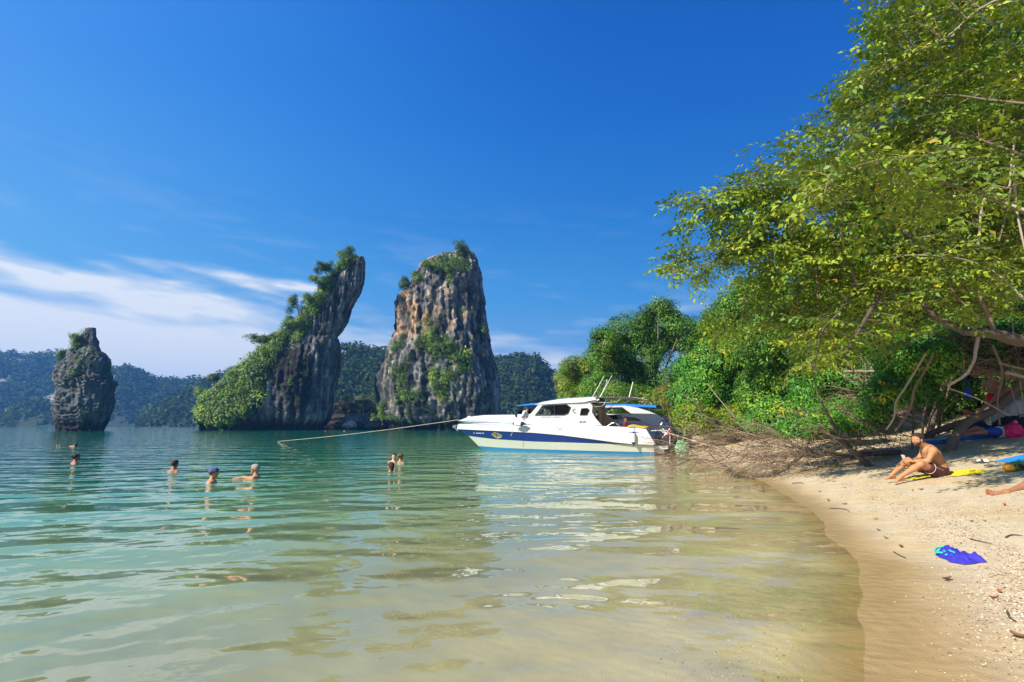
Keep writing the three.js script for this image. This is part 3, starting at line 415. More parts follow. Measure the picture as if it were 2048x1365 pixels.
function outboard(parent, x, z, tilt, letter) {
  const m = new THREE.Group(); m.name = 'outboard_motor'; m.position.set(x, 0.95, z); m.rotation.z = tilt; m.scale.setScalar(letter === false ? 1 : 1.32); parent.add(m);
  const cowl = gridGeo(28, 18, (a, b) => { const th = a * 6.28318, k = b, y = -0.30 + 0.92 * k, pr = Math.pow(Math.sin(Math.PI * clamp(0.10 + 0.84 * k, 0, 1)), 0.38) * (b === 1 || b === 0 ? 0 : 1), e = 0.55, c = Math.cos(th), s = Math.sin(th); return V((-0.16 + 0.04 * k) + Math.sign(c) * Math.pow(Math.abs(c), e) * 0.42 * pr * (1 - 0.12 * k), y + 0.06 * c * k, Math.sign(s) * Math.pow(Math.abs(s), e) * 0.235 * pr); }, true);
  part('cowling', cowl, std(rgb(0.012, 0.016, 0.028), 0.18, { clearcoat: 1 }), m);
  part('motor_leg', merge(box(0.34, 0.85, 0.16, -0.14, -0.7, 0), box(0.5, 0.05, 0.30, -0.22, -1.05, 0), new THREE.CylinderGeometry(0.09, 0.05, 0.7, 12).rotateZ(Math.PI / 2).translate(-0.2, -1.25, 0), box(0.22, 0.3, 0.03, -0.12, -1.42, 0)), rubber, m);
  part('propeller', merge([0, 1, 2].map((i) => new THREE.SphereGeometry(0.12, 10, 8).scale(0.18, 1, 0.55).translate(0, 0.12, 0).rotateX(i * 2.094)), new THREE.CylinderGeometry(0.045, 0.045, 0.12, 10).rotateZ(Math.PI / 2)).translate(-0.6, -1.25, 0), steel, m);
  part('bracket', merge(box(0.22, 0.5, 0.34, 0.16, -0.42, 0)), rubber, m);
  if (letter) decal('cowling_stripe', m, (u, v) => V(0.18 - u * 0.62, -0.1 + v * 0.5, -0.243), 160, 128, (c) => { c.fillStyle = '#e8ecf4'; c.font = 'bold 44px sans-serif'; c.save(); c.translate(30, 20); c.rotate(0.5); c.fillText('250', 10, 30); c.restore(); c.strokeStyle = '#dfe4ee'; c.lineWidth = 7; c.beginPath(); c.moveTo(62, 118); c.lineTo(110, 8); c.stroke(); c.fillStyle = '#c8203a'; c.beginPath(); c.moveTo(80, 110); c.lineTo(118, 22); c.lineTo(132, 26); c.lineTo(96, 112); c.fill(); });
  return m;
}
function fender(label, len, r, pos, axis) {
  const g = thing('fender', label, 'fender', pos); g.quaternion.setFromUnitVectors(V(0, 1, 0), axis);
  part('body', new THREE.LatheGeometry([[0, -len / 2], [r * .55, -len / 2 + r * .35], [r * .95, -len / 2 + r], [r, -len / 2 + r * 1.3], [r, len / 2 - r * 1.3], [r * .95, len / 2 - r], [r * .5, len / 2 - r * .3], [0, len / 2]].map((p) => new THREE.Vector2(...p)), 24), whiteVinyl, g);
  part('end_cap', new THREE.LatheGeometry([[0, -len / 2 - r * .7], [r * .22, -len / 2 - r * .65], [r * .6, -len / 2 + r * .3], [r * .98, -len / 2 + r * 1.02], [r * 0.7, -len / 2 + r * 1.0]].map((p) => new THREE.Vector2(...p)), 20), std(rgb(.02, .02, .06), .5), g);
  part('collar', new THREE.CylinderGeometry(r * .35, r * .75, r * .6, 16).translate(0, len / 2, 0), std(rgb(.03, .03, .3), .5), g);
  return g;
}
{
  const far = (s) => s < 5 ? s : s + (s - 5) * 0.155, hullRow = (a, b, beam, ys, p, q) => hullCurve(far(a), far(b), beam, ys.map((y) => [far(y[0]), y[1]]), p, q);
  const O = SHIP.p0.clone().addScaledVector(SHIP.n, -1.5), B = thing('speedboat', 'white cabin speedboat with a broad blue stripe moored nearest, its bow to the left', 'speedboat', O, SHIPTURN);
  const W = (x, y, z) => toWorld(O, x, y, z);
  const keel = hullRow(0, 9.25, 0.02, [[0, -.5], [6, -.5], [8, -.38], [9.25, -.05]]), r0 = hullRow(0, 9.45, 1.18, [[0, -.12], [8, -.1], [9.45, 0.02]], 2.1, .9), r1 = hullRow(0, 9.72, 1.28, [[0, .135], [3, .145], [6, .155], [8, .18], [9.7, .24]], 2.1, .9);
  const r2 = hullRow(0, 10.3, 1.40, [[0, .49], [1, .5], [4, .55], [6.3, .575], [8.6, .67], [10.3, .83]], 2.2, .9), r3 = hullRow(-.08, 10.93, 1.50, [[-.1, .5], [1, .52], [1.95, .6], [3.33, .77], [4.77, .93], [6.27, 1.055], [8.63, 1.15], [10.93, 1.23]], 2.6, .85);
  const lift = (f, dy, dz) => (t) => { const a = f(t); return [a[0] + dz * 0.8 * t, a[1] + dy, a[2] + dz]; };
  const r4 = lift(r3, 0.015, 0.05), r4b = lift(r3, 0.07, 0.05), r6 = hullRow(0.34, 11.0, 1.44, [[.3, 1.28], [1.64, 1.4], [2.9, 1.45], [5, 1.56], [6.94, 1.63], [8.64, 1.6], [10.87, 1.53], [11, 1.49]], 2.7, .85);
  const r5 = (t) => { const a = r4b(t), b = r6(t), k = 0.5; return [lerp(a[0], b[0], k), lerp(a[1], b[1], k), lerp(a[2], b[2], k) + 0.035 * (1 - t)]; };
  const both = (a, b, n) => merge(strip(a, b, -1, n), strip(a, b, 1, n));
  part('hull_bottom', both(keel, r0), foul, B); part('antifouling', both(r0, r1), foul, B);
  part('lower_hull', both(r1, r2), gelGrey, B);
  part('blue_stripe', both(r2, r3), navy, B);
  part('topside', merge(strip(r4b, r5, -1), strip(r4b, r5, 1), strip(r5, r6, -1), strip(r5, r6, 1)), gel, B);
  part('rub_rail', merge(strip(r3, r4, -1), strip(r3, r4, 1), strip(r4, r4b, -1), strip(r4, r4b, 1)), gel, B);
  part('transom', merge(gridGeo(1, 4, (t, k) => { const p = [r0, r1, r2, r3, r4b][Math.round(k * 4)](0); return V(p[0], p[1], (t * 2 - 1) * p[2]); }), gridGeo(6, 1, (t, k) => { const a = r4b(0), b = r6(0); return V(lerp(a[0], b[0], k), lerp(a[1], b[1], k), (t * 2 - 1) * lerp(a[2], b[2], k)); })), gel, B);
  part('swim_platform', merge(box(0.66, 0.15, 2.5, -0.34, 0.37, 0), box(0.5, 0.3, 0.1, -0.2, .2, -.9), box(0.5, 0.3, 0.1, -0.2, .2, .9)), gel, B);
  // foredeck, side decks, cockpit floor
  part('foredeck', gridGeo(40, 12, (t, k) => { const a = r6(lerp(0.60, 1, t)), z = (k * 2 - 1); return V(a[0], a[1] + 0.10 * (1 - z * z) * (1 - t * t), z * a[2]); }, true), gel, B);
  parts('side_deck', [[-1, 1].map((sd) => gridGeo(40, 1, (t, k) => { const a = r6(t * 0.62); return V(a[0], a[1] + 0.002, sd * (k ? 1.14 : a[2])); }, sd < 0))].flat(9), gel, B);
  parts('coaming', [[-1, 1].map((sd) => gridGeo(20, 1, (t, k) => { const a = r6(t * 0.3); return V(a[0], k ? 0.62 : a[1], sd * 1.14); }, sd > 0))].flat(9), tan, B);
  part('cockpit_floor', box(4.4, 0.05, 2.1, 2.65, 0.6, 0), whiteVinyl, B);
  part('aft_bench', merge(box(0.6, 0.35, 2.0, 0.75, 0.82, 0), box(0.16, 0.45, 2.0, 0.5, 1.1, 0)), whiteVinyl, B);
  // cabin sides with their windows
  const win = [[6.36, 2.02], [5.92, 2.56], [4.56, 2.60], [4.31, 2.43], [4.47, 2.09], [4.7, 2.02]], win2 = [[3.80, 2.01], [3.72, 2.36], [3.40, 2.38], [3.28, 2.28], [3.42, 2.01]];
  const outline = [[7.1, 1.56], [6.06, 2.68], [3.3, 2.72], [3.12, 2.5], [3.16, 2.15], [2.98, 1.85], [2.62, 1.44], [4, 1.44]];
  part('cabin_side', slabXY(outline, [win, win2], 0.05, -1.24), gel, B); part('cabin_side', slabXY(outline, [win, win2], 0.05, 1.19), gel, B);
  part('cabin_lining', merge(slabXY([[6.0, 1.4], [6.0, 2.66], [2.9, 2.7], [3.0, 2.2], [2.0, 1.42]], [win, win2], 0.02, 1.15)), tan, B);
  part('hull_sculpt', slabXY([[6.2, 1.42], [5.9, 1.86], [3.05, 1.82], [2.7, 1.48]], [], 0.03, -1.29), gel, B);
  part('bulkhead', merge(slabXY([[-1.12, 0.62], [-1.12, 2.6], [1.12, 2.6], [1.12, 0.62]], [[[-.4, .7], [.35, .7], [.35, 2.3], [-.4, 2.3]], [[.55, 1.75], [1.0, 1.75], [1.0, 2.25], [.55, 2.25]]], 0.04, 0).rotateY(Math.PI / 2).translate(3.15, 0, 0)), tan, B);
  for (const z of [-1.215, 1.215]) { part('window', slabXY(win, [], 0.004, z), pane, B); part('window', slabXY(win2, [], 0.004, z), pane, B); }
  part('window_frame', merge(rim(win, -1.262, 0.022), tube([V(5.22, 2.03, -1.262), V(5.22, 2.3, -1.262), V(5.24, 2.57, -1.262)], 0.022, 0.022, 6, 4)), rubber, B); part('window_frame', rim(win2, -1.262, 0.018), rubber, B);
  part('windshield', gridGeo(10, 6, (t, k) => V(lerp(7.02, 6.06, k) + 0.25 * (1 - Math.pow(t * 2 - 1, 2)), lerp(1.64, 2.66, k), (t * 2 - 1) * 1.15)), pane, B);
  parts('windshield_frame', [[-1.17, -0.4, 0.4, 1.17].map((z) => tube([V(7.04 + 0.25 * (1 - z * z / 1.37), 1.58, z), V(6.6 + 0.25 * (1 - z * z / 1.37), 2.1, z), V(6.06 + 0.25 * (1 - z * z / 1.37), 2.68, z)], 0.05, 0.05, 8, 6))].flat(9), gel, B);
  parts('seat', [[5.5, 4.7, 3.9].map((x) => [box(0.42, 0.12, 0.9, x, 1.35, -.55), box(0.12, 0.6, 0.9, x - .2, 1.75, -.55), box(0.42, 0.12, 0.9, x, 1.35, .6), box(0.12, 0.6, 0.9, x - .2, 1.75, .6)]).flat()].flat(9), darkSeat, B);
  // hardtop roof: a rounded shell with a raised brow, running aft as a wing
  const low = [[2.6, 2.86], [3.0, 2.80], [3.6, 2.70], [6.25, 2.62], [6.5, 2.60]], top = [[2.6, 2.98], [3.0, 3.03], [3.6, 3.02], [4.8, 2.97], [6.1, 2.80], [6.5, 2.64]];
  part('roof', merge(gridGeo(36, 16, (t, k) => { const s = lerp(2.9, 6.42, t), z = k * 2 - 1, f = Math.pow(Math.max(0, 1 - Math.pow(Math.abs(z), 5)), 0.6) * Math.pow(Math.max(0, 1 - Math.pow(t, 12)), .5); return V(s + 0.15 * t * (1 - z * z), lerp(table(low, s), table(top, s), f), z * (1.36 - 0.10 * t * t)); }, true), gridGeo(20, 2, (t, k) => { const s = lerp(2.9, 6.42, t), z = k * 2 - 1; return V(s + 0.15 * t * (1 - z * z), table(low, s) - 0.004, z * (1.36 - 0.10 * t * t)); })), gel, B);
  parts('roof_bracket', [[-1.2, 1.2].map((z) => tube([V(3.9, 2.62, z), V(3.3, 2.66, z), V(2.75, 2.84, z)], 0.07, 0.05, 8))].flat(9), gel, B);
  part('awning', merge(gridGeo(18, 10, (t, k) => { const s = lerp(3.0, 0.22, t), z = k * 2 - 1; return V(s, table([[0.2, 2.74], [0.95, 2.915], [3, 2.955]], s) + 0.06 * (1 - z * z), z * 1.25); }), gridGeo(18, 10, (t, k) => { const s = lerp(3.0, 0.22, t), z = k * 2 - 1; return V(s, table([[0.2, 2.715], [0.95, 2.89], [3, 2.93]], s) + 0.06 * (1 - z * z), z * 1.25); })), greyCanvas, B);
  parts('awning_tube', [[-1.12, 1.12].flatMap((z) => [tube([V(3.1, 2.7, z), V(2.2, 2.68, z), V(1.75, 2.75, z), V(1.6, 2.93, z)], 0.025, 0.025, 6), tube([V(3.2, 2.45, z), V(2.6, 2.5, z), V(2.45, 2.7, z), V(2.4, 2.93, z)], 0.02, 0.02, 6), tube([V(2.42, 1.42, z), V(2.0, 1.62, z), V(1.7, 1.42, z)], 0.018, 0.018, 6)])].flat(9), steel, B);
  for (const [x0, y0, x1, y1, z, r] of [[3.15, 3.0, 2.49, 4.1, -1, .018], [2.9, 3.0, 2.2, 4.19, -.3, .018], [1.21, 2.95, 0.98, 3.75, -.9, .03]]) part('antenna', tube([V(x0, y0, z), V((x0 + x1) / 2, (y0 + y1) / 2, z), V(x1, y1, z)], r, r * .7, 8), whiteVinyl, B);
  part('navigation_mast', merge(tube([V(3.0, 3.0, 0), V(2.75, 3.4, 0), V(2.55, 3.85, 0)], 0.035, 0.03, 8), new THREE.CylinderGeometry(0.06, 0.06, 0.14, 12).translate(2.54, 3.92, 0)), std(rgb(.3, .3, .32), .4), B);
  part('grab_handle', tube([V(4.05, 2.36, -1.26), V(4.2, 2.30, -1.31), V(4.16, 2.18, -1.31), V(4.02, 2.15, -1.26)], 0.02, 0.02, 6), steel, B);
  parts('bow_rail', [tube([V(6.9, 1.68, -1.2), V(9.1, 1.68, -1.05), V(11.2, 1.62, -.4), V(11.85, 1.58, 0)], 0.012, 0.012, 6), tube([V(6.9, 1.68, 1.2), V(9.1, 1.68, 1.05), V(11.2, 1.62, .4), V(11.85, 1.58, 0)], 0.012, 0.012, 6)].flat(9), steel, B);
  part('anchor_roller', merge(box(0.4, 0.06, 0.16, 11.95, 1.46, 0), new THREE.CylinderGeometry(0.09, 0.09, 0.14, 14).rotateX(Math.PI / 2).translate(12.12, 1.38, 0), tube([V(12.12, 1.38, 0), V(12.0, 1.25, 0), V(11.85, 1.15, 0)], .035, .05, 6)), steel, B);
  part('stern_cleat', merge(box(0.2, 0.05, 0.06, 0.95, 1.42, -1.34), new THREE.CylinderGeometry(.03, .03, .1, 8).translate(.95, 1.38, -1.34)), steel, B);
  parts('exhaust_port', [[[5.0, 1.34], [4.86, 1.33]].map(([x, y]) => new THREE.CylinderGeometry(.03, .03, .04, 12).rotateX(Math.PI / 2).translate(x, y, -1.492))].flat(9), rubber, B);
  outboard(B, -0.34, -0.62, 0.28, true); outboard(B, -0.34, 0.5, 0.28, true);
  part('motor_rail', merge(tube([V(0.1, 1.2, -1.3), V(-.6, 1.22, -1.2), V(-.75, 1.15, -1.0), V(-.75, .5, -1.0)], .02, .02, 6)), whiteVinyl, B);
  // marks on the port side
  const skin = (lo, hi, sA, sB, yA, yB, off) => (u, v) => { const s = lerp(sB, sA, 1 - u), y = lerp(yA, yB, v); let zz = 0, n = 40; const solve = (f) => { let a = 0, b = 1; for (let i = 0; i < 24; i++) { const m = (a + b) / 2; f(m)[0] < s ? a = m : b = m; } return f((a + b) / 2); }; const p = solve(lo), q = solve(hi), k = (y - p[1]) / (q[1] - p[1]); zz = lerp(p[2], q[2], k); return V(s, y, -(zz + off)); };
  decal('lettering', B, (u, v) => V(lerp(3.93, 3.38, u), lerp(1.57, 1.73, v), -1.322), 160, 44, text('36 HT', 'bold 40px sans-serif', '#151515'), false);
  decal('lettering', B, (u, v) => V(lerp(6.1, 4.75, u), lerp(1.86, 1.96, v), -1.262), 320, 32, text('TARANTARO S. MARINE 1', 'bold 24px sans-serif', '#5a6fae'), false);
  decal('lettering', B, skin(r5, r6, 1.36, 0.5, 1.07, 1.17, 0.012), 240, 32, text('SEACRAFT', 'bold 30px sans-serif', '#1a1a1a'), false);
  decal('registration', B, skin(r2, r3, 10.75, 9.7, 0.94, 1.08, 0.02), 220, 44, text('TL  MARK.10', 'bold 30px sans-serif', '#dfe6ee'), false);
  decal('badge', B, skin(r2, r3, 9.3, 8.55, 0.70, 1.11, 0.02), 128, 96, (c) => { c.strokeStyle = '#e8cf1e'; c.lineWidth = 5; c.lineJoin = 'round'; c.beginPath(); c.moveTo(6, 36); c.lineTo(30, 26); c.lineTo(48, 10); c.lineTo(70, 22); c.lineTo(96, 30); c.lineTo(122, 48); c.lineTo(112, 76); c.lineTo(70, 90); c.lineTo(34, 70); c.closePath(); c.moveTo(34, 30); c.lineTo(40, 70); c.moveTo(48, 34); c.lineTo(54, 74); c.moveTo(66, 50); c.bezierCurveTo(84, 32, 100, 44, 92, 64); c.bezierCurveTo(80, 78, 64, 70, 64, 60); c.moveTo(60, 84); c.bezierCurveTo(84, 80, 104, 72, 116, 58); c.stroke(); }, false);
  fender('white fender lying on the gunwale beside the cabin front of the front boat', 0.62, 0.145, W(7.25, 1.56, -1.52), SHIP.d.clone().add(V(0, 0.02, 0)).normalize());
  fender('white fender hanging upright at the stern of the front boat', 0.6, 0.115, W(0.96, 0.82, -1.66), V(0, 1, 0));
  const rope = (n, label, pts, r) => single(n, tube(pts, r, r, 6, pts.length * 10), std(rgb(.55, .47, .35), .9), label, 'rope');
  rope('fender_line', 'short line holding the hanging stern fender', [W(0.95, 1.42, -1.36), W(0.96, 1.3, -1.56), W(0.96, 1.1, -1.66)], 0.018);
  rope('fender_line', 'loose line dangling from the fender on the gunwale', [W(7.6, 1.58, -1.4), W(7.62, 1.35, -1.53), W(7.65, 1.05, -1.50), W(7.75, 0.88, -1.46)], 0.014);
  rope('stern_line', 'light stern line running from the outboard motors of the front boat to the beach', [W(-.4, 1.2, -1.2), W(-1.5, .85, -1.25), W(-3.2, .35, -1.4), W(-4.6, .2, -1.5)], 0.022);
}
{
  const far = (s) => s < 7 ? s : s + (s - 7) * 0.15, hullRow = (a, b, beam, ys, p, q) => hullCurve(far(a), far(b), beam, ys.map((y) => [far(y[0]), y[1]]), p, q);
  const O = SHIP.p0.clone().addScaledVector(SHIP.n, -5.2), B = thing('speedboat', 'larger white speedboat behind the front boat, with blue canopy and sweeping stern arch', 'speedboat', O, SHIPTURN), W = (x, y, z) => toWorld(O, x, y, z);
  const k0 = hullRow(-.6, 11.2, .02, [[-.6, -.5], [8, -.5], [11.2, 0]]), a = hullRow(-.7, 11.6, 1.4, [[-.7, .1], [8, .1], [11.6, .3]], 2.2, .9), b = hullRow(-.8, 12.5, 1.58, [[-.8, .95], [6, 1.25], [10, 1.45], [12.5, 1.60]], 2.5, .85), b2 = (t) => { const p = b(t); return [p[0] + .05 * t, p[1] + .07, p[2] + .05]; }, c = hullRow(-.9, 12.95, 1.55, [[-.9, 1.25], [3, 1.5], [7, 1.72], [11, 1.86], [12.95, 1.76]], 2.6, .8), d = hullRow(-.7, 12.3, 1.3, [[-.7, 1.3], [3, 1.55], [7, 2.02], [9, 2.14], [11, 2.14], [12.3, 2.02]], 2.6, .8);
  const both = (p, q) => merge(strip(p, q, -1), strip(p, q, 1));
  part('hull_bottom', both(k0, a), std(rgb(.02, .20, .25), .5), B); part('lower_hull', both(a, b), std(rgb(.03, .27, .28), .35), B);
  part('topside', merge(both(b2, c), both(c, d)), gel, B); part('rub_rail', both(b, b2), rubber, B);
  part('transom', gridGeo(1, 4, (t, k) => { const p = [k0, a, b, c, d][Math.round(k * 4)](0); return V(p[0], p[1], (t * 2 - 1) * p[2]); }), gel, B);
  part('foredeck', gridGeo(40, 10, (t, k) => { const p = d(lerp(.02, 1, t)), z = k * 2 - 1; return V(p[0], p[1] + .06 * (1 - z * z), z * p[2]); }, true), gel, B);
  parts('deck_edge', [[-1, 1].map((s) => tube([0, .2, .4, .6, .8, .95].map((t) => { const p = d(lerp(.55, 1, t)); return V(p[0], p[1] + .03, s * p[2]); }), .02, .02, 6))].flat(9), rubber, B);
  // the side arch that sweeps down to the stern
  const tw = [[3.9, 2.20], [3.4, 2.52], [2.12, 2.53], [1.55, 2.10], [1.66, 2.03]], w1 = [[3.5, 2.09], [2.22, 2.06], [2.06, 1.82], [3.1, 1.83]], w2 = [[2.03, 1.97], [1.42, 1.91], [1.02, 1.73], [1.95, 1.76]];
  const arch = [[4.6, 1.5], [4.3, 2.18], [3.6, 2.60], [1.96, 2.60], [1.24, 2.47], [.6, 2.26], [.03, 2.01], [-.45, 1.66], [-.75, 1.34], [-.9, .98], [-.5, .95], [2, 1.3]];
  for (const z of [-1.56, 1.5]) part('stern_arch', slabXY(arch, [tw, w1, w2], .05, z), gel, B);
  for (const z of [-1.58, 1.54]) { part('window', slabXY(w1, [], .01, z), darkPane, B); part('window', slabXY(w2, [], .01, z), darkPane, B); }
  parts('arch_trim', [[-1.54, 1.54].map((z) => tube([[1.24, 2.49], [.6, 2.28], [.03, 2.03], [-.45, 1.68], [-.76, 1.36]].map((p) => V(p[0], p[1], z)), .03, .03, 6))].flat(9), rubber, B);
  parts('cabin_wall', [box(4.6, .55, .05, 6.6, 1.9, -1.2), box(4.6, .55, .05, 6.6, 1.9, 1.2)].flat(9), gel, B);
  part('windshield', gridGeo(8, 4, (t, k) => V(lerp(9.1, 8.45, k) + .3 * (1 - Math.pow(t * 2 - 1, 2)), lerp(2.08, 2.56, k), (t * 2 - 1) * 1.2)), std(rgb(.03, .02, .05), .08), B);
  part('canopy', merge(gridGeo(24, 8, (t, k) => { const s = lerp(8.9, .2, t), z = k * 2 - 1; return V(s, table([[.2, 2.60], [3, 2.74], [7, 2.86], [7.9, 2.83], [8.9, 2.71]], s) + .07 * (1 - z * z), z * 1.5); }), gridGeo(24, 8, (t, k) => { const s = lerp(8.9, .2, t), z = k * 2 - 1; return V(s, table([[.2, 2.52], [3, 2.64], [7, 2.79], [7.9, 2.77], [8.9, 2.69]], s) + .07 * (1 - z * z), z * 1.5); }), merge([-1.5, 1.5].map((z) => gridGeo(24, 1, (t, k) => { const s = lerp(8.9, .2, t); return V(s, k ? table([[.2, 2.60], [3, 2.74], [7, 2.86], [7.9, 2.83], [8.9, 2.71]], s) : table([[.2, 2.48], [3, 2.62], [7, 2.78], [8.9, 2.68]], s), z); })))), blueCanvas, B);
  parts('canopy_pole', [[8.2, 6.2, 4.4, 3.0, 1.6, .5].flatMap((x) => [-1.4, 1.4].map((z) => tube([V(x, 1.5 + x * .06, z), V(x + .05, 2.2, z), V(x + .1, 2.64, z)], .022, .022, 6)))].flat(9), steel, B);
  parts('side_rail', [[-1.45, 1.45].map((z) => tube([V(4.4, 2.18, z), V(3, 2.14, z), V(1.7, 2.1, z)], .02, .02, 6))].flat(9), steel, B);
  decal('lettering', B, (u, v) => V(lerp(4.0, 1.0, u), lerp(1.5, 1.66, v), -1.578), 512, 32, text('courteous seasons  of  sailing  boat  co.', 'italic 26px serif', '#7d8fc0'), false);
  for (const [x, y] of [[4.2, 2.86], [3.9, 2.86], [0.95, 2.78]]) part('pennant', merge(tube([V(x, y - .12, -1.3), V(x, y + .05, -1.3), V(x, y + .2, -1.3)], .012, .012, 5), box(.16, .12, .012, x - .08, y + .14, -1.3)), std(rgb(.7, .05, .05), .7), B);
  outboard(B, -1.1, -.6, .28, false); outboard(B, -1.1, .6, .28, false);
  const dec = single('stern_bucket', merge(new THREE.CylinderGeometry(.2, .15, .42, 16), new THREE.TorusGeometry(.2, .015, 6, 20).rotateX(Math.PI / 2).translate(0, .21, 0)), blueCanvas, 'bright blue bucket hanging at the stern of the rear boat', 'bucket'); dec.position.copy(W(-1.0, 1.05, -1.75));
  fender('white fender hanging at the stern corner of the rear boat', .5, .12, W(-1.25, 1.0, -1.6), V(0, 1, 0));
  const m = W(13.75, 1.85, 0), e = V(-21.08, 0.02, -46.9), e2 = V(-14, .55, -40.6);
  single('mooring_rope', tube([m, m.clone().lerp(e, .33).add(V(0, -.10, 0)), m.clone().lerp(e, .66).add(V(0, -.10, 0)), e], .017, .017, 7, 60), std(rgb(.50, .42, .30), .9), 'long pale mooring rope slanting from the bow of the rear boat into the sea', 'rope');
}
// ---------- the jungle edge behind the boats and the beach ----------
{
  // lobes: [u, v, radius px, flatness]; D metres away
  const grove = [
    ['jungle_tree', 'big dark green domed tree draped in creepers behind the boats', 'tree', 48, 'dark', 1300, [[1318, 625, 26, 1], [1312, 655, 46, .9], [1262, 668, 46, .9], [1358, 668, 42, 1], [1225, 705, 34, 1.1], [1290, 720, 60, 1], [1355, 730, 58, 1], [1240, 765, 48, 1], [1305, 790, 60, .9], [1375, 790, 50, 1]], [.45, 1.05], 1500],
    ['jungle_tree', 'dark tree crown standing just behind the right shoulder of the domed tree', 'tree', 54, 'dark', 1372, [[1368, 655, 30, .9], [1392, 690, 36, 1], [1400, 735, 44, 1]], [.5, 1], 380],
    ['jungle_tree', 'small open yellow green tree at the left end of the jungle', 'tree', 52, 'lime', 1150, [[1148, 733, 24, .7], [1133, 762, 22, .9], [1166, 760, 24, .8], [1178, 735, 14, .8], [1150, 790, 30, .7], [1190, 785, 26, .8]], [.4, .85], 330],
    ['jungle_tree', 'light green tree leaning left in front of the domed tree', 'tree', 46, 'jungle', 1200, [[1207, 682, 22, 1], [1198, 715, 24, 1.1], [1215, 745, 30, 1], [1195, 775, 30, .8]], [.4, .9], 360],
    ['shrub', 'mixed green bushes right above the canopy of the rear boat', 'shrub', 43, 'jungle', 1260, [[1230, 800, 40, .8], [1280, 810, 44, .8], [1180, 812, 34, .6], [1320, 822, 34, .8]], [.35, .8], 420],
    ['shrub', 'yellow and orange tinged bush right of the rear boat stern', 'shrub', 36, 'autumn', 1355, [[1352, 812, 26, .9], [1375, 838, 26, .9], [1335, 790, 22, .8], [1398, 815, 20, 1], [1362, 860, 22, .7]], [.25, .6], 420],
    ['jungle_tree', 'bright mid green tree on the skyline right of the domed tree', 'tree', 44, 'jungle', 1455, [[1430, 650, 26, 1], [1462, 625, 34, 1], [1490, 590, 32, .9], [1520, 625, 46, 1], [1450, 690, 46, .9], [1510, 690, 54, 1]], [.45, .95], 800],
    ['jungle_tree', 'tall tree behind the leafy branch, its top showing against the sky', 'tree', 40, 'jungle', 1570, [[1540, 570, 30, 1], [1590, 560, 50, .9], [1570, 630, 60, 1], [1640, 600, 70, 1], [1600, 690, 70, .9]], [.45, .95], 1000],
    ['shrub', 'big rounded vivid green bush between the boats and the brushwood', 'shrub', 30, 'vivid', 1425, [[1440, 715, 44, .9], [1405, 745, 46, .9], [1465, 760, 56, 1], [1395, 790, 46, .9], [1440, 812, 60, .8], [1500, 730, 40, 1]], [.28, .62], 1300],
    ['shrub', 'yellow green bush under the vivid bush, above the brushwood', 'shrub', 27, 'lime', 1400, [[1385, 838, 32, .8], [1430, 850, 36, .6], [1470, 838, 34, .8]], [.22, .5], 520],
    ['shrub', 'olive green thicket in the middle of the slope under the leafy branch', 'shrub', 25, 'jungle', 1540, [[1530, 690, 50, .9], [1570, 740, 56, .9], [1530, 780, 50, 1], [1590, 690, 46, .9], [1600, 790, 48, .9], [1530, 830, 44, .7]], [.25, .55], 1150],
    ['creeper', 'sunlit creeper with vivid green leaves spilling down the slope', 'creeper', 20, 'vivid', 1690, [[1640, 700, 44, .9], [1700, 690, 52, .8], [1760, 700, 52, .8], [1680, 750, 56, .7], [1740, 760, 60, .7], [1640, 790, 50, .7], [1800, 740, 44, .8], [1700, 810, 44, .6], [1830, 715, 34, .8]], [.2, .42], 1500],
    ['creeper', 'low bright green creeper covering the brushwood top', 'creeper', 18, 'vivid', 1600, [[1560, 830, 40, .6], [1600, 850, 40, .45], [1650, 835, 44, .5], [1690, 825, 36, .6], [1530, 850, 34, .5]], [.18, .38], 620],
    ['creeper', 'vivid green leaves hanging low over the right half of the brushwood', 'creeper', 15, 'vivid', 1700, [[1600, 858, 30, .5], [1650, 850, 34, .5], [1700, 842, 36, .55], [1745, 832, 30, .6]], [.15, .32], 420],
    ['shrub', 'bright green bush rising behind the two long pale stems', 'shrub', 14.5, 'vivid', 1810, [[1765, 790, 30, .8], [1800, 765, 36, .9], [1840, 745, 36, .9], [1870, 720, 34, .9], [1800, 720, 34, .8], [1850, 790, 24, .8]], [.16, .34], 620],
    ['shrub', 'fresh bright green bush above the thick limb at the right edge', 'shrub', 14.5, 'vivid', 2000, [[1990, 440, 40, .9], [2030, 450, 44, 1], [1960, 480, 40, .9], [2010, 500, 44, .8], [1930, 510, 34, .8]], [.18, .4], 620],
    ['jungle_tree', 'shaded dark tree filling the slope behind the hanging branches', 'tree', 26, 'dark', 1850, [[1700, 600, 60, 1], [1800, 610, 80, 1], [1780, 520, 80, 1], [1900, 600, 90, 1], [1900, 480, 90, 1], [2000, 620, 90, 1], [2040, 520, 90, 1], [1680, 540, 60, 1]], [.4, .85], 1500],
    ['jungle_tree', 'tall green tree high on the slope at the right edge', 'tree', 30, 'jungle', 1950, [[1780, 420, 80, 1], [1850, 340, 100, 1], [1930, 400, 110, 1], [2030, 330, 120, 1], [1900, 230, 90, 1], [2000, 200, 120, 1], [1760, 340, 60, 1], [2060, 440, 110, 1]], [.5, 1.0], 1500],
    ['undergrowth', 'dark shaded undergrowth behind the sunbathers under the trees', 'undergrowth', 20.5, 'dark', 1990, [[1860, 720, 46, 1], [1920, 690, 60, 1], [1990, 700, 70, 1], [2060, 720, 80, 1], [1880, 790, 44, 1], [1950, 770, 56, 1], [2020, 780, 60, 1], [2090, 790, 70, 1], [1900, 830, 30, .8]], [.22, .5], 1500],
  ];
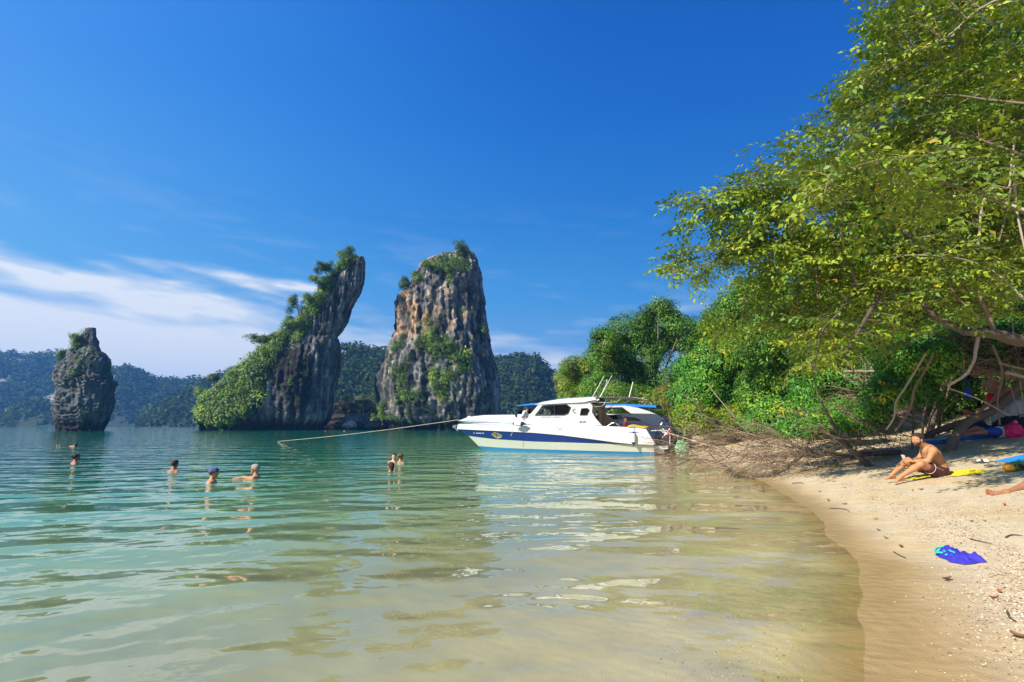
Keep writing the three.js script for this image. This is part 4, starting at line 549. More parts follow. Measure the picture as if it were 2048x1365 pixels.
  grove.forEach(([name, label, cat, D, pal, ub, lobes, size, n], i) => {
    const r = rng(900 + i), k = D / 1024, blobs = lobes.map(([u, v, R, f], j) => [at(u, v, D + (j % 3 - 1) * R * k * 0.7), R * k * 1.05, R * f * k * 1.05, R * k * 1.2]);
    let mv = Math.max(...lobes.map((q) => q[1] + q[2] * q[3])); const f = at(ub, mv, D + 0.5), base = onSand(f.x, f.z);
    blobs.forEach((b) => { const gy = groundY(b[0].x, b[0].z); if (b[0].y - b[2] * 0.3 < gy) b[0].y = gy + b[2] * 0.3; });
    const tops = [...blobs].sort((a, b) => b[0].y - a[0].y).slice(0, cat === 'tree' ? 4 : 3), R0 = cat === 'tree' ? 0.006 * D : 0.03;
    const stems = tops.map((b, j) => [[base.clone().add(V(0, -.3, 0)), base.clone().lerp(b[0], .45).add(V((r() - .5) * .6, .25, (r() - .5) * .5)), b[0].clone()], j ? R0 * .5 : R0, R0 * .2]);
    plant({ name, label, cat, base, stems, blobs, n, size, pal, seed: 60 + i, geo: D > 35 ? FINE : CLUMPS, dens: cat === 'tree' ? 0.9 / (size[1] * 2.2) : 0, stemMat: i % 2 ? paleBark : bark });
  });
  // a distant mass of woods closing the slope behind
  const r = rng(77), sets = FINE.map(() => []), g = new THREE.Group(); g.name = 'woods'; scene.add(g); tag(g, 'unbroken mass of woods covering the slope behind the beach trees', 'woods', null, 'stuff');
  for (let i = 0; i < 7000; i++) { const x = 9 + r() * 45, z = -75 + r() * 78, s = shore(x, z); if (s < 8.5 + noise(x * .3, 1, z * .3) * 2 || (z > -32 && s < 17) || z > -5 && x < 20) continue; const y = groundY(x, z), h = (s < 12 ? 1.5 : 4) + 2.5 * noise(x * .12, 2, z * .12), t = Math.sqrt(r()); const S = 0.55 + 0.7 * r() * r(); sets[i % 2].push({ p: V(x, y + h * t, z), s: S, up: V((r() - .5) * .8 - .25, 1, (r() - .5) * .8 + .2).normalize(), spin: r() * 6.28, c: pickColor(PAL.jungle, r, .3) }); }
  sets.forEach((s, i) => instances('foliage', FINE[i], leafMat, s, g));
}
// ---------- the leafy tree leaning over the beach ----------
const SPRAYS = [0, 1, 2, 3].map((q) => { // a twig with drooping, alternate leaves
  const r = rng(300 + q), L = [], n = 6; for (let i = 0; i < n; i++) { const t = i / (n - 1), sd = i % 2 ? 1 : -1, p = V(0.04 * Math.sin(t * 5 + q), 0.06 * t - 0.11 * t * t, 0.04 + 0.23 * t), last = i === n - 1; L.push({ p, d: last ? V(0, -.3, 1) : V(sd * (0.6 + 0.5 * r()), 0.25 - 1.1 * r(), 0.3 + 0.7 * r()), n: V((r() - .5) * 1.5, 1, (r() - .5) * 1.5), len: 0.092 + 0.04 * r(), wid: 0.048 + 0.018 * r(), fold: .18 }); }
  return leafGeo(L);
});
{
  const base = onSand(12.6, -9.7), T = thing('beach_tree', 'large olive green leafy tree reaching out from the right over the beach', 'tree', base), B = base.clone(), loc = (u, v, D) => at(u, v, D * 1.15).sub(B);
  const limbs = [];
  const limb = (pts, r0, r1, name = 'branch', mat = bark) => { const P = pts.map((p) => loc(...p)); limbs.push([P, r0, r1]); part(name, tube(P, r0, r1, r0 > .04 ? 9 : 6), mat, T); };
  // trunk outside the picture, thick limb entering it, and the branches that fan out
  { const P = [V(0, -.4, 0), V(-.15, 1.0, .1), loc(2230, 640, 8.6), loc(2130, 690, 8.6), loc(2050, 684, 8.6), loc(1985, 668, 8.6), loc(1925, 664, 8.7)]; part('trunk', tube(P, .24, .07, 12), darkBark, T); }
  limb([[1930, 664, 8.7], [1880, 640, 8.8], [1830, 596, 9], [1792, 567, 9.1], [1768, 559, 9.1], [1732, 562, 9.1], [1716, 577, 9.1]], .062, .042, 'branch', darkBark);
  limb([[1716, 577, 9.1], [1705, 545, 9.1], [1690, 524, 9.1], [1675, 497, 9.2], [1662, 470, 9.2], [1648, 440, 9.3], [1637, 412, 9.3], [1619, 366, 9.3], [1590, 305, 9.3]], .045, .010);
  limb([[1691, 526, 9.1], [1686, 481, 9.0], [1678, 440, 9.0], [1690, 380, 9.0], [1720, 320, 8.9]], .028, .008);
  limb([[1716, 577, 9.1], [1697, 598, 9], [1675, 630, 8.9], [1647, 658, 8.8], [1636, 693, 8.8], [1628, 740, 8.7]], .04, .012, 'branch', darkBark);
  limb([[1790, 568, 9.1], [1768, 574, 9], [1748, 611, 8.9], [1729, 642, 8.8], [1719, 661, 8.8], [1700, 693, 8.7], [1690, 720, 8.7]], .05, .02, 'branch', darkBark);
  limb([[1637, 600, 9.3], [1628, 516, 9.4], [1618, 491, 9.4], [1620, 455, 9.4], [1636, 420, 9.4]], .03, .012);
  limb([[1622, 492, 9.4], [1577, 484, 9.5], [1526, 492, 9.6], [1479, 505, 9.7], [1419, 525, 9.8], [1372, 538, 9.9], [1345, 545, 9.9]], .024, .006, 'branch', paleBark);
  limb([[1617, 470, 9.4], [1558, 445, 9.6], [1500, 440, 9.7], [1450, 432, 9.8], [1417, 417, 9.8], [1395, 395, 9.9], [1384, 377, 9.9]], .018, .005);
  limb([[1619, 380, 9.3], [1570, 375, 9.4], [1520, 380, 9.5], [1470, 400, 9.6]], .014, .005);
  limb([[2120, -40, 8.2], [1965, 14, 8.6], [1904, 66, 8.8], [1840, 105, 8.9], [1790, 132, 9], [1740, 150, 9.1]], .025, .006, 'branch', paleBark);
  limb([[2100, 330, 8.4], [1990, 290, 8.8], [1900, 262, 9], [1800, 250, 9.2], [1700, 262, 9.4]], .03, .008);
  limb([[2080, 210, 8], [1980, 200, 8.5], [1890, 190, 8.8], [1800, 205, 9], [1720, 230, 9.2]], .025, .007);
  limb([[2080, 430, 8.4], [1980, 400, 8.9], [1880, 390, 9.1], [1790, 370, 9.3], [1700, 345, 9.4], [1630, 330, 9.4]], .035, .008, 'branch', paleBark);
  limb([[1990, 668, 8.6], [1960, 600, 8.7], [1890, 540, 8.9], [1830, 480, 9], [1770, 440, 9.1], [1720, 420, 9.2]], .05, .012);
  limb([[2050, 600, 8], [1990, 545, 8.3], [1930, 520, 8.4], [1870, 512, 8.5], [1800, 512, 8.7], [1740, 530, 8.8]], .022, .007, 'branch', paleBark);
  limb([[1960, 640, 8.4], [1900, 570, 8.5], [1930, 545, 8.5], [2010, 548, 8.3]], .018, .007);
  // crown: sprays of leaves along and around the branches, thinning to the tips
  const outline = [[1765, -60], [1750, 8], [1760, 22], [1746, 60], [1745, 100], [1740, 135], [1704, 150], [1700, 185], [1668, 225], [1660, 250], [1616, 272], [1600, 300], [1562, 305], [1545, 318], [1512, 322], [1492, 362], [1440, 392], [1424, 408], [1400, 400], [1380, 376], [1388, 425], [1352, 470], [1350, 500], [1336, 540], [1365, 548], [1400, 556], [1440, 536], [1480, 530], [1470, 560], [1490, 580], [1425, 640], [1430, 660], [1480, 660], [1560, 660], [1600, 720], [1620, 760], [1650, 720], [1720, 720], [1760, 690], [1830, 690], [1900, 650], [1960, 620], [2120, 640], [2120, -60]];
  const r = rng(42), sets = SPRAYS.map(() => []), near = [];
  const skeleton = []; limbs.forEach(([P, r0, r1]) => { const c = new THREE.CatmullRomCurve3(P); for (let i = 0; i <= 24; i++) skeleton.push(c.getPoint(i / 24)); });
  let twigs = []; let k = 0;
  const twig = (p, dir, len, n) => { // a leafy twig: its bare shoot and the sprays that stand off it left and right
    const sd = V(-dir.z, 0, dir.x).normalize(), tipc = pickColor(PAL.olive.slice(0, 3), r, .2), q = p.clone().addScaledVector(dir, len).add(V(0, -.10 * len, 0)), mid = p.clone().lerp(q, .5).add(V(0, .05, 0));
    twigs.push(tube([p, mid, q], .009, .0035, 4, 4));
    for (let i = 0; i < n; i++) {
      const t = (i + .6) / n, o = p.clone().lerp(q, t).add(V(0, .05 * Math.sin(t * 3), 0)), s1 = i === n - 1 ? 0 : (i % 2 ? 1 : -1), d = dir.clone().multiplyScalar(.75).addScaledVector(sd, s1 * (.7 + .5 * r())).add(V(0, -.35 * r(), 0)).normalize();
      const c = r() < .86 ? tipc.clone().multiplyScalar(.75 + .5 * r()) : pickColor(PAL.olive, r, .25), it = { p: o, s: .6 + .75 * r(), yaw: Math.atan2(d.x, d.z), tip: -Math.asin(clamp(d.y, -.9, .9)), roll: (r() - .5) * 1.7, c };
      sets[k++ % 4].push(it); const w = o.clone().add(B), D = -w.z; if (w.x < 1.02 * D && D < 11.2 && w.y > 1.5 + 0.27 * D) near.push({ ...it, D });
    }
  };
  const anchor = (p) => { let best = null, bd = 1e9; for (let q = 0; q < skeleton.length; q += 2) { const d = skeleton[q].distanceToSquared(p); if (d < bd) { bd = d; best = skeleton[q]; } } return [best, bd]; };
  for (let i = 0, guard = 0; i < 1650 && guard < 60000; guard++) {
    const u = 1330 + r() * 800, v = -60 + r() * 830; if (!inPoly(outline, u, v)) continue;
    const inner = sm(1420, 1720, u + (640 - v) * 0.25), low = sm(560, 640, v);
    const D = 9.4 - 0.8 * inner * r() + 2.6 * r() * inner - 0.4 * r() * (1 - inner) + low * 1.3 * r(), p = loc(u, v, D), w = p.clone().add(B);
    const gap = noise(w.x * 1.0, w.y * 1.0, w.z * 0.7) + 0.4 * noise(w.x * 2.4 + 4, w.y * 2.4, w.z * 2);
    if (gap < lerp(-0.05, -0.16, inner) + 0.08 * sm(1800, 1950, u) + 0.1 * (r() - .5)) continue;
    if (low && r() < low * 0.3) continue;
    const [best, bd] = anchor(p), dir = p.clone().sub(best).normalize().multiplyScalar(.8).add(V((r() - .5) * 1.5 - .3, (r() - .5) * 1.5 - .05, (r() - .5) * 1.3)).normalize();
    twig(p.clone().addScaledVector(dir, -.3), dir, .45 + .45 * r(), 6 + Math.floor(r() * 4)); i++;
    if (bd < 1.6 && r() < .25) twigs.push(tube([best, best.clone().lerp(p, .5).add(V(0, .08, 0)), p], .013, .006, 4, 5));
  }
  // a nearer spray of branches whose leaves dapple the sand
  limb([[2080, 440, 7.6], [1950, 385, 6.8], [1850, 355, 6.2], [1760, 335, 5.8], [1660, 330, 5.6]], .022, .006);
  for (let i = 0; i < 62; i++) { const u = 1640 + 330 * r(), v = 345 + (u - 1640) * .12 + (r() - .5) * 120, p = loc(u, v, 5.5 + .9 * r() + (u - 1640) * .003); twig(p, V(r() - .7, (r() - .55), r() - .5).normalize(), .4 + .35 * r(), 5 + Math.floor(r() * 3)); }
  limbs.forEach(([P, r0]) => { const c = new THREE.CatmullRomCurve3(P); for (let t = .12; t < 1; t += .055) { const w = c.getPoint(t).clone().add(B); if (w.x > 1.04 * -w.z) continue; for (let q = 0; q < 2; q++) { if (r() < .25) continue; const a = r() * 6.28, dir = V(Math.cos(a), (r() - .6) * .9, Math.sin(a)).normalize(); twig(c.getPoint(t + (r() - .5) * .05), dir, .35 + .45 * r(), 4 + Math.floor(r() * 2)); } } });
  const eul = new THREE.Euler(), place = (t) => { _q.setFromEuler(eul.set(t.tip, t.yaw, t.roll, 'YXZ')); return _m.compose(t.p, _q, _s.setScalar(t.s)); };
  sets.forEach((s, i) => { const m = new THREE.InstancedMesh(SPRAYS[i], leafMat, s.length); m.name = 'crown'; m.userData.kind = 'stuff'; s.forEach((t, j) => { m.setMatrixAt(j, place(t)); m.setColorAt(j, t.c); }); T.add(m); });
  const tw = part('twig', merge(twigs), bark, T); tw.userData.kind = 'stuff';
  // the single leaves that show largest, nearest the lens
  near.sort((a, b) => a.D - b.D);
  const one = [0, 1, 2].map((q) => leafGeo([{ p: V(0, 0, 0), d: V(0, -0.15 * q, 1), n: V(0.15 * q, 1, 0), len: .13, wid: .064, fold: .2 }])), lm = [[.14, .19, .012], [.20, .24, .014], [.10, .15, .012], [.30, .27, .016], [.5, .30, .03]].map((c) => { const m = leafMat.clone(); m.color.setRGB(...c); return m; });
  for (let i = 0; i < 300; i++) { const t = near[Math.floor(i * Math.min(near.length, 900) / 300)], m = part('leaf', one[i % 3], lm[i % 17 === 0 ? 4 : i % 4], T); m.position.copy(t.p).add(V((r() - .5) * .25, (r() - .5) * .25, .1 * r())); m.rotation.set(t.tip + (r() - .5) * .8, t.yaw + (r() - .5) * 2, t.roll + (r() - .5), 'YXZ'); m.scale.setScalar(.8 + .5 * r()); }
}

// ---------- brushwood, leaning trunks and lianas ----------
{
  const g0 = ground(1741, 938), dead = thing('fallen_tree', 'fallen dead tree, a tangle of bare grey branches at the water edge', 'dead tree', g0), loc = (u, v, D) => at(u, v, D).sub(g0);
  const br = (pts, r0, r1, m = darkBark) => part('branch', tube(pts.map((p) => loc(...p)), r0, r1, 7), m, dead);
  const d0 = -g0.z; // distance of the root
  br([[1745, 938, d0 + .1], [1706, 904, d0 + .2], [1683, 881, d0 + .3], [1670, 856, d0 + .4], [1654, 826, d0 + .6], [1640, 800, d0 + .7]], .085, .02);
  br([[1800, 905, d0 + .9], [1740, 908, d0 + .8], [1697, 912, d0 + .8], [1656, 908, d0 + 1], [1633, 913, d0 + 1.1], [1610, 902, d0 + 1.4], [1582, 888, d0 + 1.8], [1546, 876, d0 + 2.2], [1504, 869, d0 + 2.6], [1458, 857, d0 + 3.2], [1431, 837, d0 + 3.6]], .075, .014);
  br([[1633, 913, d0 + 1.1], [1608, 911, d0 + 1.1], [1582, 929, d0 + 1], [1560, 944, d0 + 1.1], [1514, 953, d0 + 1.5], [1472, 950, d0 + 2.1], [1436, 925, d0 + 2.8], [1417, 904, d0 + 3.2]], .06, .018);
  br([[1562, 944, d0 + 1.1], [1543, 952, d0 + 1.2], [1515, 961, d0 + 1.35], [1491, 966, d0 + 1.5]], .03, .01);
  br([[1472, 950, d0 + 2.1], [1457, 957, d0 + 2.15], [1445, 967, d0 + 2.2]], .02, .008);
  br([[1465, 945, d0 + 2.3], [1445, 929, d0 + 3], [1397, 918, d0 + 3.8], [1371, 919, d0 + 4.2], [1330, 913, d0 + 5]], .035, .010);
  br([[1397, 918, d0 + 3.8], [1380, 900, d0 + 4], [1376, 875, d0 + 4.2]], .018, .006);
  br([[1436, 925, d0 + 2.8], [1462, 905, d0 + 3], [1464, 870, d0 + 3.2]], .018, .006);
  // fine dead twigs
  const variants = [0, 1, 2, 3].map((q) => { const r = rng(600 + q), ts = []; const grow = (p, d, len, rad, depth) => { const e = p.clone().addScaledVector(d, len), mid = p.clone().lerp(e, .5).add(V((r() - .5) * .12, (r() - .5) * .12, (r() - .5) * .12).multiplyScalar(len * 1.6)); ts.push(tube([p, mid, e], rad, rad * .45, 4, 4)); if (depth) for (let i = 0; i < 3; i++) grow(p.clone().lerp(e, .3 + .65 * r()), d.clone().add(V(r() - .5, r() - .5, r() - .5).multiplyScalar(1.6)).normalize(), len * (.45 + .3 * r()), rad * .6, depth - 1); }; grow(V(0, 0, 0), V(0, 0, 1), 1.1, .0082, 2); return plain(mergeGeometries(ts.map(plain))); });
  const zone = [[1340, 905], [1372, 884], [1430, 872], [1500, 866], [1560, 872], [1640, 868], [1720, 858], [1780, 840], [1815, 810], [1850, 765], [1885, 750], [1900, 790], [1880, 850], [1850, 890], [1790, 925], [1730, 940], [1640, 938], [1560, 938], [1470, 928], [1400, 925], [1350, 920]], r = rng(66), sets = variants.map(() => []), dist = [[1330, d0 + 5.5], [1450, d0 + 2.8], [1560, d0 + 1.2], [1700, d0 + .5], [1800, d0 + .9], [1900, d0 + 1.8]];
  for (let i = 0, guard = 0; i < 300 && guard < 9000; guard++) {
    const u = 1335 + 570 * r(), v = 715 + 230 * r(); if (!inPoly(zone, u, v)) continue;
    const D = table(dist, u) + 3.2 * r() * r() + (905 - v) * 0.006, w = at(u, v, D), gy = groundY(w.x, w.z); if (w.y < gy + .03) w.y = gy + .05 + .2 * r(); if (w.y < 0.04) w.y = .05;
    const k = .55 + .9 * r(), tilt = (u > 1760 ? -0.6 : -.04) + (r() - .5) * 1.0, pale = r();
    sets[i % 4].push({ p: w.sub(g0), k: .7 + .9 * r(), yaw: -Math.PI / 2 + (r() - .5) * 2.6, tilt, c: pale < .5 ? rgb(.34 * k, .245 * k, .165 * k) : rgb(.17 * k, .115 * k, .07 * k) }); i++;
  }
  const tm = std(0xffffff, .95), eul = new THREE.Euler();
  sets.forEach((s, i) => { const m = new THREE.InstancedMesh(variants[i], tm, s.length); m.name = 'twigs'; m.userData.kind = 'stuff'; s.forEach((t, j) => { _q.setFromEuler(eul.set(t.tilt, t.yaw, 0, 'YXZ')); m.setMatrixAt(j, _m.compose(t.p, _q, _s.setScalar(t.k))); m.setColorAt(j, t.c); }); dead.add(m); });

  // the leaning tree behind the seated man
  const lb = ground(1893, 905), lt = thing('leaning_tree', 'leaning brown tree trunk rising to the right behind the seated man', 'tree', lb), L = (u, v, D) => at(u, v, D).sub(lb), dl = -lb.z;
  part('trunk', tube([V(0, -.15, 0), L(1909, 878, dl + .1), L(1934, 846, dl + .4), L(1964, 832, dl + .7), L(1998, 815, dl + 1.0), L(2035, 775, dl + 1.2), L(2090, 700, dl + 1.2)], .125, .09, 12), bark, lt);
  part('branch', tube([L(1850, 874, dl + .9), L(1872, 864, dl + .9), L(1898, 854, dl + .7), L(1934, 844, dl + .45)], .075, .10, 9), darkBark, lt);
  part('branch', tube([L(1950, 836, dl + .6), L(1975, 810, dl + .6), L(1990, 800, dl + .6), L(2010, 780, dl + .7), L(2030, 740, dl + .8)], .035, .02, 7), bark, lt);
  part('branch', tube([L(1945, 840, dl + .55), L(1960, 826, dl + .5), L(1968, 812, dl + .5), L(1985, 800, dl + .45), L(2005, 764, dl + .4)], .03, .015, 7), bark, lt);
  const stump = thing('root_mass', 'dark knotted stems of the bush at the right end of the brushwood', 'stump', ground(1862, 880)), sb = stump.position, S = (u, v, D) => at(u, v, D).sub(sb), ds = -sb.z;
  for (const [pts, a, b] of [[[[1860, 878, ds], [1868, 830, ds + .1], [1891, 766, ds + .3], [1905, 720, ds + .5], [1900, 660, ds + .4]], .10, .05], [[[1850, 878, ds + .1], [1862, 840, ds + .2], [1880, 800, ds + .2], [1912, 740, ds + .4]], .05, .03], [[[1875, 870, ds + .2], [1885, 820, ds + .2], [1898, 777, ds + .2], [1920, 700, ds + .2]], .05, .03], [[[1845, 870, ds], [1850, 820, ds - .1], [1865, 780, ds - .1], [1885, 700, ds]], .035, .02]]) part('stem', tube(pts.map((p) => S(...p)), a, b, 8), bark, stump);
  // pale lianas
  const vines = [[[[1960, 660, 12], [1952, 700, 12], [1949, 720, 12], [1943, 732, 12], [1935, 747, 12], [1919, 759, 12], [1895, 772, 12.1]], .04], [[[1852, 707, 12.2], [1810, 777, 12.2], [1792, 805, 12.2], [1788, 836, 12.2], [1773, 860, 12.3]], .024], [[[1867, 707, 12.4], [1849, 744, 12.4], [1830, 777, 12.4], [1823, 810, 12.4], [1810, 836, 12.4], [1790, 863, 12.4]], .03], [[[1690, 744, 16], [1730, 744, 16], [1761, 745, 15.8], [1768, 761, 15.6], [1794, 777, 15.4]], .05], [[[1958, 490, 10], [1968, 400, 10], [1993, 373, 10], [2017, 376, 10], [2022, 337, 10], [2030, 280, 10]], .022], [[[2022, 376, 10.2], [2015, 420, 10.2], [1998, 484, 10.2]], .018], [[[2028, 330, 10.1], [2034, 420, 10.1], [2046, 480, 10], [2060, 540, 10]], .022], [[[1780, 497, 10.4], [1830, 478, 10.4], [1890, 472, 10.4], [1940, 486, 10.4], [1985, 500, 10.4]], .024], [[[1820, 654, 11], [1838, 664, 11], [1866, 662, 11]], .035], [[[1898, 777, 12.6], [1960, 800, 12.4], [2020, 832, 12.2]], .018], [[[2010, 745, 13], [2040, 752, 13], [2075, 766, 13]], .05], [[[1985, 690, 13], [2005, 745, 13], [1995, 800, 13], [2000, 850, 13]], .03], [[[2000, 726, 14], [2030, 735, 14], [2070, 742, 14]], .045], [[[1470, 836, 22], [1440, 800, 22], [1415, 768, 22]], .03]];
  const names = ['thick pale curved liana hanging above the bent sunbather', 'left one of two long pale stems leaning over the brushwood', 'right one of two long pale stems leaning over the brushwood', 'pale bare log lying across the creeper slope', 'pale arched liana against the bright bush at the right edge', 'short straight liana hanging from the arched liana', 'liana running down the right edge past the arched liana', 'long pale branch arching across the crown above the thick limb', 'short bare pale branch stub under the crown', 'thin brown stem slanting down to the leaning trunk', 'brown branch reaching in from the right above the orange pack', 'crooked stem standing in front of the person in red shorts', 'upper brown branch at the right edge above the standing person', 'bare grey twig sticking out of the bushes above the brushwood left end'];
  vines.forEach(([pts, rad], i) => { const P = pts.map((p) => at(...p)); single('liana', tube(P, rad, rad * .75, 7), i % 3 === 1 ? paleBark : i % 3 ? bark : paleBark, names[i], 'liana'); });
}
{
  const c = at(1985, 715, 15), gb = onSand(c.x + .6, c.z - .6), th = thing('thicket', 'dark tangle of brown stems and leaves under the thick limb at the right edge', 'thicket', gb), r = rng(808), tv = [0, 1].map((q) => { const ts = []; for (let i = 0; i < 7; i++) { const p = V((r() - .5) * .8, (r() - .5) * .5, (r() - .5) * .5), e = p.clone().add(V((r() - .2) * 1.3, (r() - .55) * .7, (r() - .5) * .6)); ts.push(tube([p, p.clone().lerp(e, .5).add(V(0, .12 * r(), 0)), e], .014, .006, 4, 4)); } return plain(mergeGeometries(ts.map(plain))); });
  for (const [q, m] of [[0, bark], [1, paleBark]]) instances('stems', tv[q], std(0xffffff, .95), Array.from({ length: 45 }, () => { const p = at(1890 + 190 * r(), 672 + 75 * r(), 13.6 + 2.6 * r()).sub(gb), k = .6 + .7 * r(); return { p, s: .7 + .5 * r(), up: V((r() - .5) * .5, 1, (r() - .5) * .5).normalize(), spin: (r() - .5) * 1.2, c: q ? rgb(.22 * k, .14 * k, .09 * k) : rgb(.12 * k, .08 * k, .05 * k) }; }), th);
  instances('leaves', CLUMPS[0], leafMat, Array.from({ length: 230 }, () => ({ p: at(1880 + 220 * r(), 655 + 75 * r(), 14.2 + 2.6 * r()).sub(gb), s: .22 + .2 * r(), up: V((r() - .5), 1, (r() - .5)).normalize(), spin: r() * 6.28, c: pickColor(PAL.dark, r, .3) })), th);
  part('stem', tube([V(0, -.2, 0), V(.1, 1, 0), at(2010, 735, 15).sub(gb)], .06, .04, 7), bark, th);
}
// ---------- people: one continuous skin each, meshed from a smooth union of tapered limbs ----------
function sdCap(p, c) { const ax = c[0], ay = c[1], az = c[2], bx = c[3] - ax, by = c[4] - ay, bz = c[5] - az, px = p[0] - ax, py = p[1] - ay, pz = p[2] - az, l = bx * bx + by * by + bz * bz, h = l ? Math.min(1, Math.max(0, (px * bx + py * by + pz * bz) / l)) : 0, dx = px - bx * h, dy = py - by * h, dz = pz - bz * h; return Math.sqrt(dx * dx + dy * dy + dz * dz) - (c[6] + (c[7] - c[6]) * h); }
function union(caps, k) { // caps: [ax,ay,az,bx,by,bz,ra,rb,(k)]
  return (p) => { let d = 1e3; for (const c of caps) { const e = sdCap(p, c), kk = c[8] || k, h = Math.max(kk - Math.abs(d - e), 0) / kk; d = Math.min(d, e) - h * h * kk * 0.25; } return d; };
}
function bounds(caps, pad) { const lo = [1e9, 1e9, 1e9], hi = [-1e9, -1e9, -1e9]; for (const c of caps) for (let i = 0; i < 3; i++) { const m = Math.max(c[6], c[7]) + pad; lo[i] = Math.min(lo[i], c[i] - m, c[i + 3] - m); hi[i] = Math.max(hi[i], c[i] + m, c[i + 3] + m); } return [lo, hi]; }
function surface(f, lo, hi, cell) { // naive surface nets
  const n = [0, 1, 2].map((i) => Math.ceil((hi[i] - lo[i]) / cell) + 2), N = n[0] * n[1] * n[2], F = new Float32Array(N), id = new Int32Array(N).fill(-1), pos = [], idx = [], S = [1, n[0], n[0] * n[1]];
  for (let z = 0, o = 0; z < n[2]; z++) for (let y = 0; y < n[1]; y++) for (let x = 0; x < n[0]; x++, o++) F[o] = f([lo[0] + x * cell, lo[1] + y * cell, lo[2] + z * cell]);
  const E = []; for (let i = 0; i < 8; i++) for (let b = 0; b < 3; b++) if (!(i >> b & 1)) E.push([i, i | 1 << b]);
  for (let z = 0; z < n[2] - 1; z++) for (let y = 0; y < n[1] - 1; y++) for (let x = 0; x < n[0] - 1; x++) {
    const o = x + y * S[1] + z * S[2], v = []; let m = 0; for (let i = 0; i < 8; i++) { v[i] = F[o + (i & 1) * S[0] + (i >> 1 & 1) * S[1] + (i >> 2) * S[2]]; if (v[i] < 0) m |= 1 << i; }
    if (m === 0 || m === 255) continue;
    let cx = 0, cy = 0, cz = 0, c = 0; for (const [a, b] of E) if ((v[a] < 0) !== (v[b] < 0)) { const t = v[a] / (v[a] - v[b]); cx += lerp(a & 1, b & 1, t); cy += lerp(a >> 1 & 1, b >> 1 & 1, t); cz += lerp(a >> 2, b >> 2, t); c++; }
    id[o] = pos.length / 3; pos.push(lo[0] + (x + cx / c) * cell, lo[1] + (y + cy / c) * cell, lo[2] + (z + cz / c) * cell);
  }
  for (let z = 1; z < n[2] - 1; z++) for (let y = 1; y < n[1] - 1; y++) for (let x = 1; x < n[0] - 1; x++) {
    const o = x + y * S[1] + z * S[2]; for (let a = 0; a < 3; a++) { const q = o + S[a]; if ((F[o] < 0) === (F[q] < 0)) continue; const b = (a + 1) % 3, c = (a + 2) % 3, i0 = id[o], i1 = id[o - S[b]], i2 = id[o - S[b] - S[c]], i3 = id[o - S[c]]; if (i0 < 0 || i1 < 0 || i2 < 0 || i3 < 0) continue; F[o] < 0 ? idx.push(i0, i1, i2, i0, i2, i3) : idx.push(i0, i2, i1, i0, i3, i2); }
  }
  const nor = new Float32Array(pos.length), e = cell * 0.5;
  for (let i = 0; i < pos.length; i += 3) { const p = [pos[i], pos[i + 1], pos[i + 2]], g = [0, 1, 2].map((k) => { const a = [...p], b = [...p]; a[k] += e; b[k] -= e; return f(a) - f(b); }), l = Math.hypot(...g) || 1; nor[i] = g[0] / l; nor[i + 1] = g[1] / l; nor[i + 2] = g[2] / l; }
  const g = new THREE.BufferGeometry(); g.setAttribute('position', new THREE.Float32BufferAttribute(pos, 3)); g.setAttribute('normal', new THREE.Float32BufferAttribute(nor, 3)); g.setIndex(idx);
  return g;
}
const skinOf = (r, g, b) => std(rgb(r, g, b), 0.5, { specularIntensity: 0.5, sheen: 0.1 });
const cap = (a, b, ra, rb, k) => [a.x, a.y, a.z, b.x, b.y, b.z, ra, rb, k];
// A head in its own frame: x to its left, y up, z out of the face, the origin between the ears; turned by m (a rotation) and moved to c
function headCaps(c, q, s = 1) { const P = (x, y, z) => V(x * s, y * s, z * s).applyQuaternion(q).add(c); return [
  cap(P(0, .045, -.028), P(0, .05, .022), .083 * s, .078 * s, .03), cap(P(0, .0, .03), P(0, -.07, .052), .066 * s, .043 * s, .03), cap(P(-.035, -.05, .04), P(-.01, -.088, .066), .03 * s, .02 * s, .03), cap(P(.035, -.05, .04), P(.01, -.088, .066), .03 * s, .02 * s, .03),
  cap(P(0, .012, .092), P(0, -.028, .113), .010 * s, .015 * s, .012), cap(P(-.04, .026, .083), P(.04, .026, .083), .014 * s, .014 * s, .02), cap(P(-.02, -.056, .092), P(.02, -.056, .092), .010 * s, .010 * s, .012), cap(P(-.045, -.015, .07), P(-.05, -.02, .055), .022 * s, .022 * s, .03), cap(P(.045, -.015, .07), P(.05, -.02, .055), .022 * s, .022 * s, .03),
  cap(P(-.078, .012, -.006), P(-.08, -.022, .0), .016 * s, .012 * s, .01), cap(P(.078, .012, -.006), P(.08, -.022, .0), .016 * s, .012 * s, .01)]; }
function hairOn(parent, c, q, s, mat, { line = .035, back = -.06, thick = .012, long = 0, bun = 0 } = {}) { // hair: the skull a little larger, cut off in front of the hairline and below the nape
  const inv = q.clone().invert(), skull = union([[0, .045, -.028, 0, .05, .022, .083, .078], ...(long ? [[0, .0, -.06, 0, -long, -.075, .07, .045]] : []), ...(bun ? [[0, .05, -.125, 0, .055, -.13, .036, .034]] : [])], .03);
  const f = (p) => { const l = V(...p).sub(c).applyQuaternion(inv).multiplyScalar(1 / s); const n = noise(l.x * 60, l.y * 40, l.z * 60) * .003, low = l.z < -.04 && (long || bun) ? -1 : table([[-.09, back], [-.045, back + .015], [-.02, -.01], [.012, .0], [.03, .035], [.055, .062 + line * .2], [.09, .085]], l.z); return s * Math.max(skull([l.x, l.y, l.z]) - thick - n, (low - l.y) * .8); };
  const R = (.2 + long) * s; return part('hair', surface(f, [c.x - R, c.y - R, c.z - R], [c.x + R, c.y + R, c.z + R], .009 * s), mat, parent);
}
